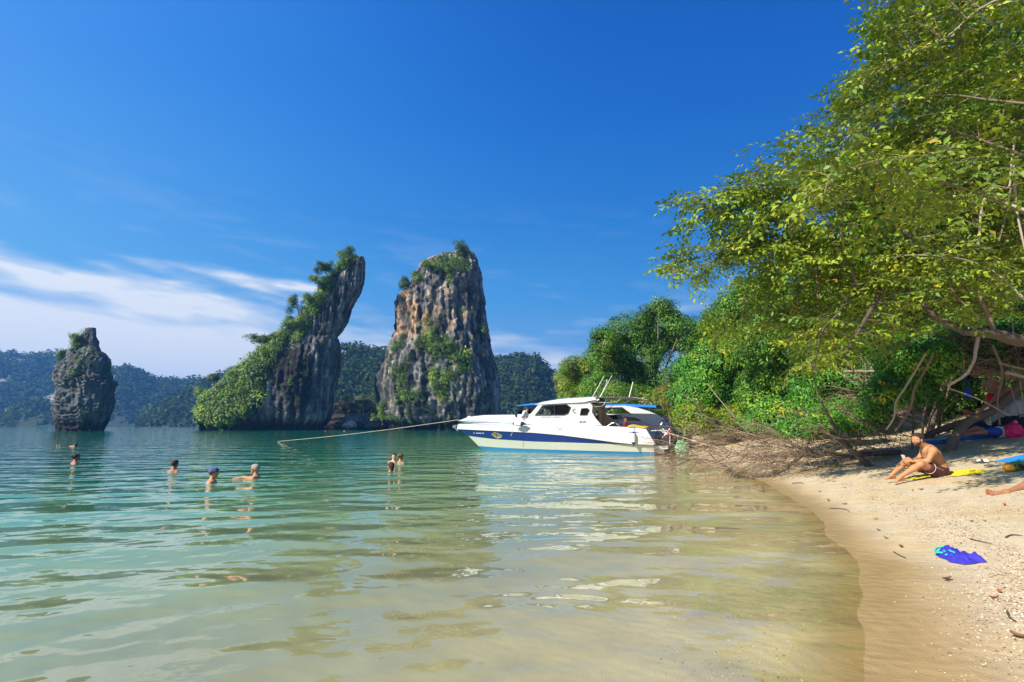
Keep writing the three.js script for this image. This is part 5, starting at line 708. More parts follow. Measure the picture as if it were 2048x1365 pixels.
function eyesOn(parent, c, q, s) { for (const x of [-.032, .032]) { const m = part('eye', new THREE.SphereGeometry(.0105 * s, 10, 8), std(rgb(.03, .02, .015), .15), parent); m.position.copy(V(x * s, .006 * s, .083 * s).applyQuaternion(q).add(c)); } }
const facing = (yaw, pitch = 0, roll = 0) => new THREE.Quaternion().setFromEuler(new THREE.Euler(pitch, yaw, roll, 'YXZ'));
// A hand: palm, four unequal fingers bent twice, and a thumb from the side of the palm. w wrist, d along the hand, n out of the back of the hand, side towards the thumb
function handCaps(w, d, n, side, curl = .5, s = 1) {
  const L = [], at3 = (a, b, c) => w.clone().addScaledVector(d, a * s).addScaledVector(side, b * s).addScaledVector(n, c * s);
  L.push(cap(at3(.01, 0, 0), at3(.075, .022, 0), .024 * s, .017 * s, .02), cap(at3(.01, 0, 0), at3(.075, -.022, 0), .024 * s, .016 * s, .02));
  [[.030, .072], [.010, .080], [-.011, .074], [-.030, .058]].forEach(([b, len], i) => { const c1 = curl * .8, c2 = curl * 1.7, k = at3(.082, b, 0), d1 = d.clone().multiplyScalar(Math.cos(c1)).addScaledVector(n, -Math.sin(c1)), d2 = d.clone().multiplyScalar(Math.cos(c2)).addScaledVector(n, -Math.sin(c2)), m = k.clone().addScaledVector(d1, len * .5 * s), e = m.clone().addScaledVector(d2, len * .5 * s); L.push(cap(k, m, .0095 * s, .0085 * s, .006), cap(m, e, .0085 * s, .007 * s, .006)); });
  const t0 = at3(.025, .028, 0), t1 = at3(.055, .056, -.012), t2 = at3(.085, .060, -.03); L.push(cap(t0, t1, .014 * s, .011 * s, .012), cap(t1, t2, .0105 * s, .0085 * s, .006));
  return L;
}
function footCaps(ankle, toeDir, up, s = 1) { const side = V().crossVectors(up, toeDir).normalize(), P = (a, b, c) => ankle.clone().addScaledVector(toeDir, a * s).addScaledVector(side, b * s).addScaledVector(up, c * s), L = [cap(P(0, 0, 0), P(-.035, 0, -.045), .04 * s, .034 * s, .03), cap(P(0, 0, -.01), P(.12, .012, -.05), .038 * s, .024 * s, .03), cap(P(-.03, 0, -.055), P(.11, -.018, -.062), .028 * s, .02 * s, .03)]; [[.03, .062, .0135], [.013, .058, .010], [-.003, .052, .0095], [-.018, .045, .009], [-.032, .036, .009]].forEach(([b, l, r]) => L.push(cap(P(.115, b * .9, -.062), P(.115 + l, b, -.066), r * 1.15 * s, r * s, .008))); return L; }

// --- the seated man ---
{
  const zp = (x, y) => [1730 + x * .15527, 850 + y * .15527], seat = ground(...zp(960, 672)), D = -seat.z / (CT - (682.5 - zp(960, 672)[1]) / 1024 * ST), g = thing('person', 'bearded man in dark red shorts sitting on a yellow towel, elbows on his knees', 'person', seat), J = (x, y, dd = 0) => at(...zp(x, y), D + dd).sub(seat);
  const skin = skinOf(.43, .205, .10), hip = J(960, 610, .12), hipN = J(950, 612, .0), hipF = J(930, 605, .30), waist = J(955, 520, .14), chest = J(860, 390, .14), neck = J(782, 285, .14), shN = J(880, 335, -.06), shF = J(775, 330, .32), elN = J(815, 462, -.10), elF = J(690, 440, .34), wrN = J(618, 470, .02), wrF = J(590, 462, .22), knN = J(722, 505, -.10), knF = J(515, 490, .32), anN = J(455, 670, -.06), anF = J(350, 645, .24);
  const head = J(686, 196, .13), q = facing(-Math.PI / 2 + .12, .10);
  const toe = (a, b) => b.clone().sub(a).setY(0).normalize(), tN = J(325, 718, -.10).sub(anN), tF = J(165, 668, .20).sub(anF); tN.normalize(); tF.normalize();
  const upN = V(0, 1, 0), body = [cap(hip, waist, .155, .135, .06), cap(waist, chest, .135, .155, .06), cap(shN, shF, .085, .085, .07), cap(chest, J(800, 330, .13), .14, .10, .06), cap(neck, J(735, 240, .13), .06, .055, .03), cap(J(840, 310, .13), neck, .09, .06, .05),
    cap(hipN, knN, .098, .066, .04), cap(hipF, knF, .098, .066, .04), cap(knN, knN.clone().lerp(anN, .35), .058, .058, .03), cap(knN.clone().lerp(anN, .3), anN, .060, .036, .03), cap(knF, knF.clone().lerp(anF, .35), .058, .058, .03), cap(knF.clone().lerp(anF, .3), anF, .060, .036, .03),
    cap(shN, elN, .062, .044, .03), cap(elN, wrN, .045, .029, .02), cap(shF, elF, .062, .044, .03), cap(elF, wrF, .045, .029, .02)];
  const hN = J(535, 452, .06).sub(wrN).normalize(), hF = J(500, 440, .16).sub(wrF).normalize();
  const legs = [...footCaps(anN, tN, V(0, 1, 0).addScaledVector(tN, -tN.y).normalize(), 1), ...footCaps(anF, tF, V(0, 1, 0).addScaledVector(tF, -tF.y).normalize(), 1)], hands = [...handCaps(wrN, hN, V(0, .3, 1).normalize(), V(0, 1, 0), .7), ...handCaps(wrF, hF, V(0, .3, -1).normalize(), V(0, 1, 0), .7)], hc = headCaps(head, q, 1.0);
  const all = [...body, ...legs, ...hands, ...hc, cap(neck, head.clone().add(V(.02, -.06, 0)), .058, .055, .03)], box0 = bounds(body, .05);
  const sk = (caps, cell) => surface(union(caps, .03), ...bounds(caps, .03), cell);
  part('body', mergeGeometries([sk([...body, cap(neck, head.clone().add(V(.02, -.05, 0)), .058, .056, .03)], .012), sk(legs, .007), sk(hands, .005), sk(hc, .005)]), skin, g);
  const shortF = union([cap(hip, waist.clone().lerp(hip, .62), .168, .160, .04), cap(hipN, hipN.clone().lerp(knN, .52), .122, .106, .04), cap(hipF, hipF.clone().lerp(knF, .50), .122, .106, .04)], .04), shorts = std(rgb(.075, .016, .018), .85), cut = (p) => Math.max(shortF(p) - .004 * noise(p[0] * 14, p[1] * 14, p[2] * 14), -(p[1] + .0) - .02);
  const b2 = bounds([cap(hip, waist, .2, .2), cap(hipN, knN, .14, .14), cap(hipF, knF, .14, .14)], .02); part('shorts', surface(cut, ...b2, .010), shorts, g);
  const hemC = hipN.clone().lerp(knN, .50), ax = knN.clone().sub(hipN).normalize(); const hem = part('hem_stripe', new THREE.TorusGeometry(.114, .0045, 8, 40), std(rgb(.62, .5, .35), .8), g); hem.position.copy(hemC); hem.quaternion.setFromUnitVectors(V(0, 0, 1), ax);
  part('side_stripe', tube([0, .25, .5, .75, 1].map((t) => hipN.clone().lerp(hemC, t * .97).add(V(.015 * (1 - t), .045, .112))), .004, .004, 6), std(rgb(.62, .5, .35), .8), g);
  hairOn(g, head, q, 1.02, std(rgb(.022, .016, .012), .8), { line: .02, back: -.035 });
  { const inv = q.clone().invert(), jaw = union(hc.slice(1, 4), .03), f = (p) => { const l = V(...p).sub(head).applyQuaternion(inv); return Math.max(jaw(p) - .007, l.y + .038 - Math.max(0, (.05 - l.z)) * .55, -(l.z - .012)); }; part('beard', surface(f, [head.x - .16, head.y - .16, head.z - .16], [head.x + .16, head.y + .06, head.z + .16], .006), std(rgb(.035, .02, .014), .9), g); }
  eyesOn(g, head, q, 1);
  const ph = single('phone', box(.012, .14, .07), std(rgb(.55, .56, .6), .3), 'pale phone held up in the hands of the seated man', 'phone'); ph.position.copy(J(505, 430, .11).add(seat)); ph.rotation.set(.2, .3, .5);
  // the towel he sits on, following the sand
  const e = [zp(470, 722), zp(1060, 668), zp(1700, 618), zp(1400, 572), zp(720, 640)].map((p) => ground(...p)), A = ground(...zp(440, 728)), Bq = ground(...zp(1710, 620)), C = ground(...zp(1390, 568)), Dq = ground(...zp(640, 655));
  const tw = (off) => gridGeo(60, 24, (u, v) => { const p = A.clone().lerp(Bq, u).lerp(Dq.clone().lerp(C, u), v), w = .010 * noise(p.x * 5, 1, p.z * 5) + .008 * noise(p.x * 14, 2, p.z * 14); return V(p.x, groundY(p.x, p.z) + off + w + .012, p.z); }, true);
  const r = rng(12), pr = dataTex(256, 128, (x, y, o) => { const k = Math.sin(x * .19 + 2 * Math.sin(y * .1)) * Math.sin(y * .27 + 1.4 * Math.sin(x * .08)); o[0] = .93; o[1] = .82; o[2] = .04; if (k > .62) { o[0] = .30; o[1] = .42; o[2] = .12; } if (y < 7) { o[0] = o[1] = .85; o[2] = .78; } }, true);
  const towel = thing('towel', 'yellow patterned beach towel spread under the seated man', 'towel', A.clone()); const tg = tw(0).translate(-A.x, -A.y, -A.z); part('cloth', tg, std(0xffffff, .95, { map: pr }), towel); 
}
// --- swimmers, standing in the water up to shoulders or chin ---
function swimmer(name, label, u, v, D0, { yaw, up = .14, hair = [.03, .02, .015], long = 0, bun = 0, skin = [.42, .22, .13], s = 1, arms = null, extra, group }) {
  const r = rayAt(u, v), t = -1.5 / r.y, base = V(r.x * t, 0, r.z * t), g = thing(name, label, 'person', base, 0, group), q = facing(yaw), neck = V(0, up + .04, 0), head = V(0, up + .20, 0).addScaledVector(V(0, 0, .03).applyQuaternion(q), 1), sx = V(1, 0, 0).applyQuaternion(q), fz = V(0, 0, 1).applyQuaternion(q);
  const sh = (k) => V(0, up - .055, 0).addScaledVector(sx, k * .165), el = (k) => sh(k).addScaledVector(sx, k * .10).add(V(0, -.24, 0)), wr = (k) => el(k).addScaledVector(fz, .22).add(V(0, .02, 0));
  const A = arms || [[el(1), wr(1)], [el(-1), wr(-1)]];
  const caps = [cap(sh(1), sh(-1), .07, .07, .06), cap(V(0, up - .10, 0), V(0, up - .5, 0), .15, .13, .06), cap(V(0, up - .04, 0), neck.clone().add(V(0, .02, 0)), .08, .055, .05), cap(neck, head, .053, .05, .03), cap(sh(1), A[0][0], .054, .043, .03), cap(A[0][0], A[0][1], .042, .028, .02), cap(sh(-1), A[1][0], .054, .043, .03), cap(A[1][0], A[1][1], .042, .028, .02)];
  const hc = headCaps(head, q, 1), sk = skinOf(...skin);
  part('body', mergeGeometries([surface(union(caps, .03), ...bounds(caps, .03), .016), surface(union(hc, .03), ...bounds(hc, .02), .009)]), sk, g);
  if (hair) hairOn(g, head, q, 1.03, std(rgb(...hair), .8), { line: .02, back: -.07, thick: .016, long, bun });
  eyesOn(g, head, q, 1); if (extra) extra(g, head, q, sx, fz, up);
  g.scale.setScalar(s); return g;
}
const capHat = (col) => (g, head, q) => { const inv = q.clone().invert(), f = (p) => { const l = V(...p).sub(head).applyQuaternion(inv); return Math.max(union([[0, .05, -.028, 0, .055, .022, .09, .085]], .02)([l.x, l.y, l.z]) - .014, .035 - l.y); }; part('cap_crown', surface(f, [head.x - .17, head.y - .1, head.z - .17], [head.x + .17, head.y + .2, head.z + .17], .009), col, g); const b = part('cap_brim', new THREE.SphereGeometry(1, 20, 8, 0, Math.PI).rotateX(0).scale(.082, .012, .10), col, g); b.quaternion.copy(q); b.position.copy(V(0, .045, .085).applyQuaternion(q).add(head)); };
const shades = (g, head, q) => { for (const x of [-.034, .034]) { const m = part('sunglass_lens', new THREE.SphereGeometry(1, 12, 8).scale(.026, .018, .010), darkPane, g); m.position.copy(V(x, .008, .098).applyQuaternion(q).add(head)); m.quaternion.copy(q); } for (const x of [-1, 1]) { const m = part('sunglass_arm', box(.006, .008, .11), darkPane, g); m.position.copy(V(x * .08, .012, .045).applyQuaternion(q).add(head)); m.quaternion.copy(q); } };
swimmer('swimmer', 'swimmer in a blue and purple cap and light swimsuit straps, water up to the shoulders', 423, 966, 13, { yaw: 1.9, up: .04, skin: [.50, .24, .13], hair: [.05, .03, .02], extra: (g, head, q, sx, fz, up) => { capHat(std(rgb(.07, .075, .22), .8))(g, head, q); for (const k of [-1, 1]) part('swimsuit_strap', tube([V(0, up + .012, 0).addScaledVector(sx, k * .08).addScaledVector(fz, .03), V(0, up - .02, 0).addScaledVector(sx, k * .09).addScaledVector(fz, -.085), V(0, up - .16, 0).addScaledVector(sx, k * .06).addScaledVector(fz, -.15)], .012, .012, 6), std(rgb(.35, .35, .75), .6), g); } });
swimmer('swimmer', 'grey haired swimmer in dark sunglasses reaching towards the swimmer in a cap', 511, 957, 14, { yaw: -1.5, up: .05, hair: [.32, .29, .27], skin: [.46, .22, .13], arms: [[V(-.28, .03, .10), V(-.55, -.01, .16)], [V(-.25, .0, -.2), V(-.5, -.04, -.1)]], extra: shades });
swimmer('swimmer', 'dark haired swimmer seen from behind, alone left of the capped swimmer', 346, 943, 16, { yaw: 2.9, up: .02, hair: [.05, .032, .022], skin: [.36, .17, .095] });
swimmer('swimmer', 'dark haired swimmer with a bun, low in the water below the small rock stack', 149, 927, 20, { yaw: 2.4, up: .02, bun: 1, skin: [.40, .18, .11] });
swimmer('swimmer', 'dark short haired man facing the beach, close beside a fair haired woman in the water', 787, 925, 20, { yaw: .35, up: .03, skin: [.62, .36, .25] });
swimmer('swimmer', 'fair haired woman with her hair up, close against the dark haired man in the water', 800, 925, 20, { yaw: 2.7, up: .0, hair: [.22, .11, .04], bun: 1, skin: [.45, .23, .13] });
swimmer('swimmer', 'swimmer with dark reddish hair, only the head above water in front of the couple', 782, 942, 16, { yaw: -2.4, up: -.06, hair: [.05, .018, .012], long: .10, skin: [.45, .2, .1] });
{ // floating on the back, toes showing
  const r1 = rayAt(150, 893), t1 = -1.5 / r1.y, hd = V(r1.x * t1, 0, r1.z * t1), r2 = rayAt(97, 892), t2 = -1.5 / r2.y, ft = V(r2.x * t2, 0, r2.z * t2), d = ft.clone().sub(hd).normalize(), g = thing('swimmer', 'swimmer floating on the back in front of the small rock stack', 'person', hd.clone().add(V(0, -.06, 0))), q = new THREE.Quaternion().setFromRotationMatrix(new THREE.Matrix4().makeBasis(V().crossVectors(V(0, .8, 0).addScaledVector(d, -.5).normalize(), V(0, .5, 0).addScaledVector(d, .85)).normalize(), V(0, .8, 0).addScaledVector(d, -.5).normalize(), V(0, .5, 0).addScaledVector(d, .8).normalize()));
  const sd = V(-d.z, 0, d.x), head = V(0, .13, 0), P = (a, y, b) => d.clone().multiplyScalar(a).addScaledVector(sd, b).setY(y), caps = [cap(P(.22, -.02, 0), P(.75, -.08, 0), .14, .13, .05), cap(P(.22, -.02, -.16), P(.22, -.02, .16), .07, .07, .05), cap(P(0.02, .08, 0), P(.2, .0, 0), .055, .06, .04), cap(P(.8, -.1, .09), P(1.25, -.03, .09), .08, .055, .03), cap(P(1.25, -.03, .09), P(1.68, -.02, .08), .052, .036, .03), cap(P(.8, -.1, -.09), P(1.25, -.03, -.09), .08, .055, .03), cap(P(1.25, -.03, -.09), P(1.68, -.02, -.08), .052, .036, .03), cap(P(.22, -.02, .2), P(.55, -.06, .42), .05, .035, .03), cap(P(.22, -.02, -.2), P(.55, -.06, -.42), .05, .035, .03), ...footCaps(P(1.68, 0, .08), V(0, 1, 0).addScaledVector(d, .35).normalize(), d.clone().negate().add(V(0, .35, 0)).normalize()), ...footCaps(P(1.68, 0, -.08), V(0, 1, 0).addScaledVector(d, .35).normalize(), d.clone().negate().add(V(0, .35, 0)).normalize())], hc = headCaps(head, q);
  part('body', mergeGeometries([surface(union(caps, .03), ...bounds(caps, .03), .016), surface(union(hc, .03), ...bounds(hc, .02), .01)]), skinOf(.45, .24, .15), g); hairOn(g, head, q, 1.04, std(rgb(.05, .03, .02), .8), { line: .015, back: -.08 });
}
// --- a whole figure from a table of joints in metres, for the people in the boats and in the shade ---
function figure(name, label, pos, turn, j, { skin, hair, look = 0, pitch = 0, wear = [], cell = .014, hairOpt = {} }) {
  const g = thing(name, label, 'person', pos, turn), K = {}; for (const k in j) K[k] = V(...j[k]);
  const q = facing(look, pitch), m = (a, b) => a.clone().lerp(b, .5), hips = m(K.hipL, K.hipR), chest = m(K.shL, K.shR), caps = [cap(hips, hips.clone().lerp(chest, .5), .14, .12, .06), cap(hips.clone().lerp(chest, .45), hips.clone().lerp(chest, .85), .125, .14, .06), cap(K.shL, K.shR, .065, .065, .06), cap(chest, K.head.clone().lerp(chest, .3), .07, .05, .04), cap(K.hipL, K.hipR, .10, .10, .05)];
  for (const s of ['L', 'R']) { caps.push(cap(K['sh' + s], K['el' + s], .055, .043, .03), cap(K['el' + s], K['wr' + s], .042, .028, .02), cap(K['hip' + s], K['kn' + s], .09, .06, .03), cap(K['kn' + s], K['an' + s], .057, .036, .03)); const d = K['wr' + s].clone().sub(K['el' + s]).normalize(), n = V(0, 1, 0).addScaledVector(d, -d.y).normalize(); caps.push(...handCaps(K['wr' + s], d, n.lengthSq() ? n : V(1, 0, 0), V().crossVectors(n, d).normalize(), .5)); const td = K['toe' + s] ? K['toe' + s].clone().sub(K['an' + s]).normalize() : V(0, 0, 1); const up = V(0, 1, 0).addScaledVector(td, -td.y); caps.push(...footCaps(K['an' + s], td, up.lengthSq() > .01 ? up.normalize() : V(1, 0, 0))); }
  const hc = headCaps(K.head, q);
  part('body', mergeGeometries([surface(union(caps, .03), ...bounds(caps, .03), cell), surface(union(hc, .03), ...bounds(hc, .02), .009)]), skinOf(...skin), g);
  if (hair) hairOn(g, K.head, q, 1.03, std(rgb(...hair), .8), hairOpt); eyesOn(g, K.head, q, 1);
  for (const [nm, segs, col] of wear) { const cs = segs.map(([a, b, ra, rb, t0 = 0, t1 = 1]) => { const A = K[a] || (a === 'hips' ? hips : chest), Bv = K[b] || (b === 'hips' ? hips : chest); return cap(A.clone().lerp(Bv, t0), A.clone().lerp(Bv, t1), ra, rb, .05); }); part(nm, surface(union(cs, .04), ...bounds(cs, .03), .013), std(rgb(...col), .85), g); }
  return g;
}
const Tee = (h, arm = .55) => [['hips', 'chest', .155, .155, h, .92], ['shL', 'shR', .08, .08], ['shL', 'elL', .072, .062, 0, arm], ['shR', 'elR', .072, .062, 0, arm]], Trunks = (t) => [['hipL', 'hipR', .115, .115], ['hips', 'chest', .15, .135, 0, .2], ['hipL', 'knL', .108, .09, 0, t], ['hipR', 'knR', .108, .09, 0, t]];
{
  const O = SHIP.p0.clone().addScaledVector(SHIP.n, -1.5), W = (x, y, z) => toWorld(O, x, y, z);
  // frame of each figure: x to the photo's right along the boat, z out of the port side
  const T = Math.atan2(SHIP.n.x, SHIP.n.z);
  figure('person', 'dark haired person in a white shirt bending beside the cabin front of the front boat', W(7.25, 1.62, -.62), T, { hipL: [-.02, .14, -.08], hipR: [-.02, .14, .10], shL: [.06, .58, -.18], shR: [.06, .58, .18], head: [.16, .76, 0], elL: [.10, .32, -.22], elR: [-.06, .30, .24], wrL: [.28, .22, -.15], wrR: [.16, .14, .2], knL: [.35, .18, -.12], knR: [.38, .12, .12], anL: [.5, -.12, -.1], anR: [.52, -.14, .1], toeL: [.64, -.16, -.1], toeR: [.66, -.18, .1] }, { skin: [.50, .24, .14], hair: [.015, .012, .012], look: 1.35, pitch: .45, hairOpt: { line: .01, long: .14, thick: .018 }, wear: [['shirt', Tee(.1), [.72, .74, .76]], ['trousers', Trunks(.8), [.5, .55, .65]]] });
  figure('person', 'person in a dark red shirt sitting in the cockpit of the front boat', W(1.55, .95, -.5), T, { hipL: [0, .1, -.1], hipR: [0, .1, .1], shL: [.02, .60, -.18], shR: [.02, .60, .18], head: [.02, .82, 0], elL: [.05, .36, -.24], elR: [.12, .34, .22], wrL: [.2, .22, -.15], wrR: [.3, .34, .15], knL: [.4, .12, -.1], knR: [.4, .12, .12], anL: [.45, -.3, -.1], anR: [.45, -.3, .1], toeL: [.6, -.33, -.1], toeR: [.6, -.33, .1] }, { skin: [.28, .13, .075], hair: [.015, .01, .01], look: .9, wear: [['shirt', Tee(.05), [.15, .015, .03]], ['shorts', Trunks(.6), [.03, .03, .05]]] });
  const cu = single('cushion', gridGeo(24, 14, (a, b) => { const y = .14 * Math.pow(Math.sin(Math.PI * clamp(b, 0, 1)), .7) * Math.pow(Math.sin(Math.PI * clamp(a, .02, .98)), .5) + .04 * Math.sin(a * 7); return V((a - .5) * 1.15, y, (b - .5) * .6); }, true), std(rgb(.55, .33, .02), .85), 'mustard yellow cushion heaped on the stern of the front boat', 'cushion'); cu.position.copy(W(.85, 1.36, -.75)); cu.rotation.y = T;
}
{ // people under the trees
  const p1 = ground(1996, 850), D = -p1.z; p1.y = Math.max(p1.y, p1.y);
  const foot = at(1994, 838, 17), gp = V(foot.x, groundY(foot.x, foot.z), foot.z);
  figure('person', 'person in bright red swim shorts standing in the shade under the trees', gp, -.45, { hipL: [-.09, .92, 0], hipR: [.09, .92, 0], shL: [-.18, 1.42, 0], shR: [.18, 1.42, 0], head: [-.02, 1.66, .02], elL: [-.26, 1.14, .0], elR: [.26, 1.14, .02], wrL: [-.08, 1.06, .2], wrR: [.12, 1.04, .2], knL: [-.11, .50, .03], knR: [.11, .50, .0], anL: [-.11, .08, 0], anR: [.12, .08, -.02], toeL: [-.13, .03, .18], toeR: [.15, .03, .16] }, { skin: [.42, .2, .12], hair: [.06, .03, .02], look: -.3, pitch: .3, wear: [['swim_shorts', Trunks(.5), [.62, .012, .02]]] });
  const f2 = at(1962, 832, 16), g2 = V(f2.x, groundY(f2.x, f2.z), f2.z);
  figure('person', 'tanned person in blue shorts sitting bent over under the trees', g2, -.35, { hipL: [.02, .12, -.1], hipR: [.02, .12, .1], shL: [-.16, .50, -.16], shR: [-.16, .50, .16], head: [-.30, .66, 0], elL: [-.34, .30, -.2], elR: [-.36, .34, .2], wrL: [-.42, .08, -.2], wrR: [-.46, .56, .2], knL: [-.42, .16, -.1], knR: [-.30, .36, .12], anL: [-.86, .07, -.1], anR: [-.50, .08, .12], toeL: [-1.0, .10, -.1], toeR: [-.64, .04, .12] }, { skin: [.36, .16, .08], hair: [.02, .012, .01], look: -1.2, pitch: .5, wear: [['shorts', Trunks(.75), [.02, .05, .22]]] });
  const f3 = at(2010, 858, 14.2), g3 = V(f3.x, groundY(f3.x, f3.z), f3.z);
  figure('person', 'person in a white top and blue shorts lying beside the pink bundle', g3, -.3, { hipL: [-.25, .12, -.08], hipR: [-.25, .16, .10], shL: [.22, .13, -.16], shR: [.22, .22, .15], head: [.48, .17, 0], elL: [.1, .08, -.3], elR: [.08, .12, .3], wrL: [-.1, .06, -.25], wrR: [.30, .06, .36], knL: [-.62, .26, -.08], knR: [-.66, .14, .12], anL: [-1.0, .07, -.08], anR: [-1.06, .07, .12], toeL: [-1.05, .22, -.08], toeR: [-1.1, .22, .12] }, { skin: [.40, .19, .1], hair: [.03, .02, .015], look: 1.2, pitch: -.8, wear: [['shirt', Tee(.15, .2), [.62, .66, .72]], ['shorts', Trunks(.45), [.03, .06, .35]]] });
  // crossed feet and shins of a sunbather at the right edge
  const gA = ground(1996, 1000), Df = -gA.z / CT, g = thing('person', 'crossed bare feet and shins of a sunbather lying at the right edge', 'person', gA), z = (x, y, dd = 0) => at(1730 + x * .15527, 850 + y * .15527, Df + dd).sub(gA);
  const a1 = z(1830, 872, -.03), a2 = z(1800, 920, .05), k1 = z(2230, 730, .14), k2 = z(2230, 900, .02), u1 = z(1545, 800, -.02).sub(a1).normalize(), caps = [cap(k1, k1.clone().lerp(a1, .5), .065, .055, .03), cap(k1.clone().lerp(a1, .4), a1, .057, .034, .03), cap(k2, k2.clone().lerp(a2, .5), .065, .055, .03), cap(k2.clone().lerp(a2, .4), a2, .057, .034, .03), cap(k1, z(2900, 760, .4), .075, .10, .04), cap(k2, z(2900, 860, .3), .075, .10, .04), cap(z(2850, 800, .35), z(3300, 780, .5), .15, .14, .05)];
  const feet = [...footCaps(a1, z(1560, 795, -.02).sub(a1).normalize(), z(1760, 1010, .0).sub(a1).normalize().negate(), 1.3), ...footCaps(a2, z(1560, 850, .12).sub(a2).normalize(), z(1900, 860, .3).sub(a2).normalize(), 1.3)];
  part('body', mergeGeometries([surface(union(caps, .03), ...bounds(caps, .03), .012), surface(union(feet, .02), ...bounds(feet, .03), .006)]), skinOf(.34, .15, .085), g);
}
// ---------- things on the sand ----------
const lump = (w, h, d, seed, f = 2, amp = .22, det = 20, pw = .8) => { const g = new THREE.IcosahedronGeometry(1, det), p = g.attributes.position; for (let i = 0; i < p.count; i++) { const x = p.getX(i), y = p.getY(i), z = p.getZ(i), k = 1 + amp * fbm(x * f + seed, y * f, z * f, 3) + amp * .25 * ridged(x * f * 3, y * f * 2 + seed, z * f * 3, 2); p.setXYZ(i, x * w * k, (Math.sign(y) * Math.pow(Math.abs(y), pw)) * h * k, z * d * k); } g.deleteAttribute('uv'); g.deleteAttribute('normal'); const v = mergeVerts(g); v.computeVertexNormals(); return v; };
function mergeVerts(g) { const p = g.attributes.position, map = new Map(), pos = [], idx = []; for (let i = 0; i < p.count; i++) { const k = [p.getX(i), p.getY(i), p.getZ(i)].map((v) => Math.round(v * 1e5)).join(); if (!map.has(k)) { map.set(k, pos.length / 3); pos.push(p.getX(i), p.getY(i), p.getZ(i)); } idx.push(map.get(k)); } const o = new THREE.BufferGeometry(); o.setAttribute('position', new THREE.Float32BufferAttribute(pos, 3)); o.setIndex(idx); return o; }
const put = (o, u, v, dy = 0) => { const p = ground(u, v); o.position.set(p.x, p.y + dy, p.z); return o; };
const sheet = (corners, wr, off, nu = 40, nv = 24, th = 0) => { const [a, b, c, d] = corners.map((q) => ground(...q)); return gridGeo(nu, nv, (u, v) => { const p = a.clone().lerp(b, u).lerp(d.clone().lerp(c, u), v), e = Math.min(1, 8 * Math.min(u, 1 - u, v, 1 - v)); return V(p.x + .03 * noise(v * 3, u * 3, 1), groundY(p.x, p.z) + off + e * wr * (1 + noise(p.x * 6, 1, p.z * 9) + .6 * noise(p.x * 17, 3, p.z * 15)), p.z); }, true); };
{
  // purple-blue swimsuit with turquoise piping, dropped on the sand (drawn from the zoomed photo, 0.176 px a unit)
  const Z = (x, y) => ground(1780 + x * .1759, 1060 + y * .1759), c = Z(800, 330), g = thing('swimsuit', 'crumpled violet blue swimsuit with turquoise piping lying on the sand', 'swimsuit', c), out = [[515, 290], [560, 240], [640, 232], [690, 238], [760, 275], [830, 300], [880, 282], [940, 310], [1010, 350], [1060, 360], [1110, 374], [1020, 380], [950, 395], [850, 405], [760, 390], [680, 375], [640, 345], [560, 318]], P = out.map((q) => Z(...q).sub(c));
  const tri = (ring) => { const pos = [], idx = [], n = ring.length, K = 14; for (let k = 0; k <= K; k++) for (let i = 0; i < n * 6; i++) { const a = ring[Math.floor(i / 6)], b = ring[(Math.floor(i / 6) + 1) % n], p = a.clone().lerp(b, (i % 6) / 6).multiplyScalar(k / K), e = 1 - k / K, w = c.x + p.x, z = c.z + p.z; pos.push(p.x, groundY(w, z) - c.y + .008 + Math.min(1, e * 5) * (.014 + .05 * Math.max(0, noise(p.x * 17, 1, p.z * 12) + .35) + .03 * ridged(p.x * 22, 2, p.z * 15, 2)), p.z); } for (let k = 0; k < K; k++) for (let i = 0; i < n * 6; i++) { const a = k * n * 6 + i, b = k * n * 6 + (i + 1) % (n * 6); idx.push(a, a + n * 6, b, b, a + n * 6, b + n * 6); } const o = new THREE.BufferGeometry(); o.setAttribute('position', new THREE.Float32BufferAttribute(pos, 3)); o.setIndex(idx); o.computeVertexNormals(); return o; };
  part('cloth', tri(P), std(rgb(.030, .022, .36), .8, { side: THREE.DoubleSide }), g);
  const pipe = (pts) => part('piping', tube(pts.map((q) => { const p = Z(...q).sub(c); p.y = groundY(c.x + p.x, c.z + p.z) - c.y + .05; return p; }), .010, .010, 6), std(rgb(.01, .62, .38), .6), g);
  pipe([[520, 296], [545, 262], [600, 250], [560, 296], [535, 312]]); pipe([[600, 262], [640, 240], [690, 240]]); pipe([[540, 312], [600, 318], [650, 322]]); pipe([[640, 270], [680, 285], [700, 300], [745, 318]]); pipe([[560, 300], [600, 280], [630, 300], [640, 315]]);
  pipe([[640, 345], [690, 335], [720, 350]]);
}
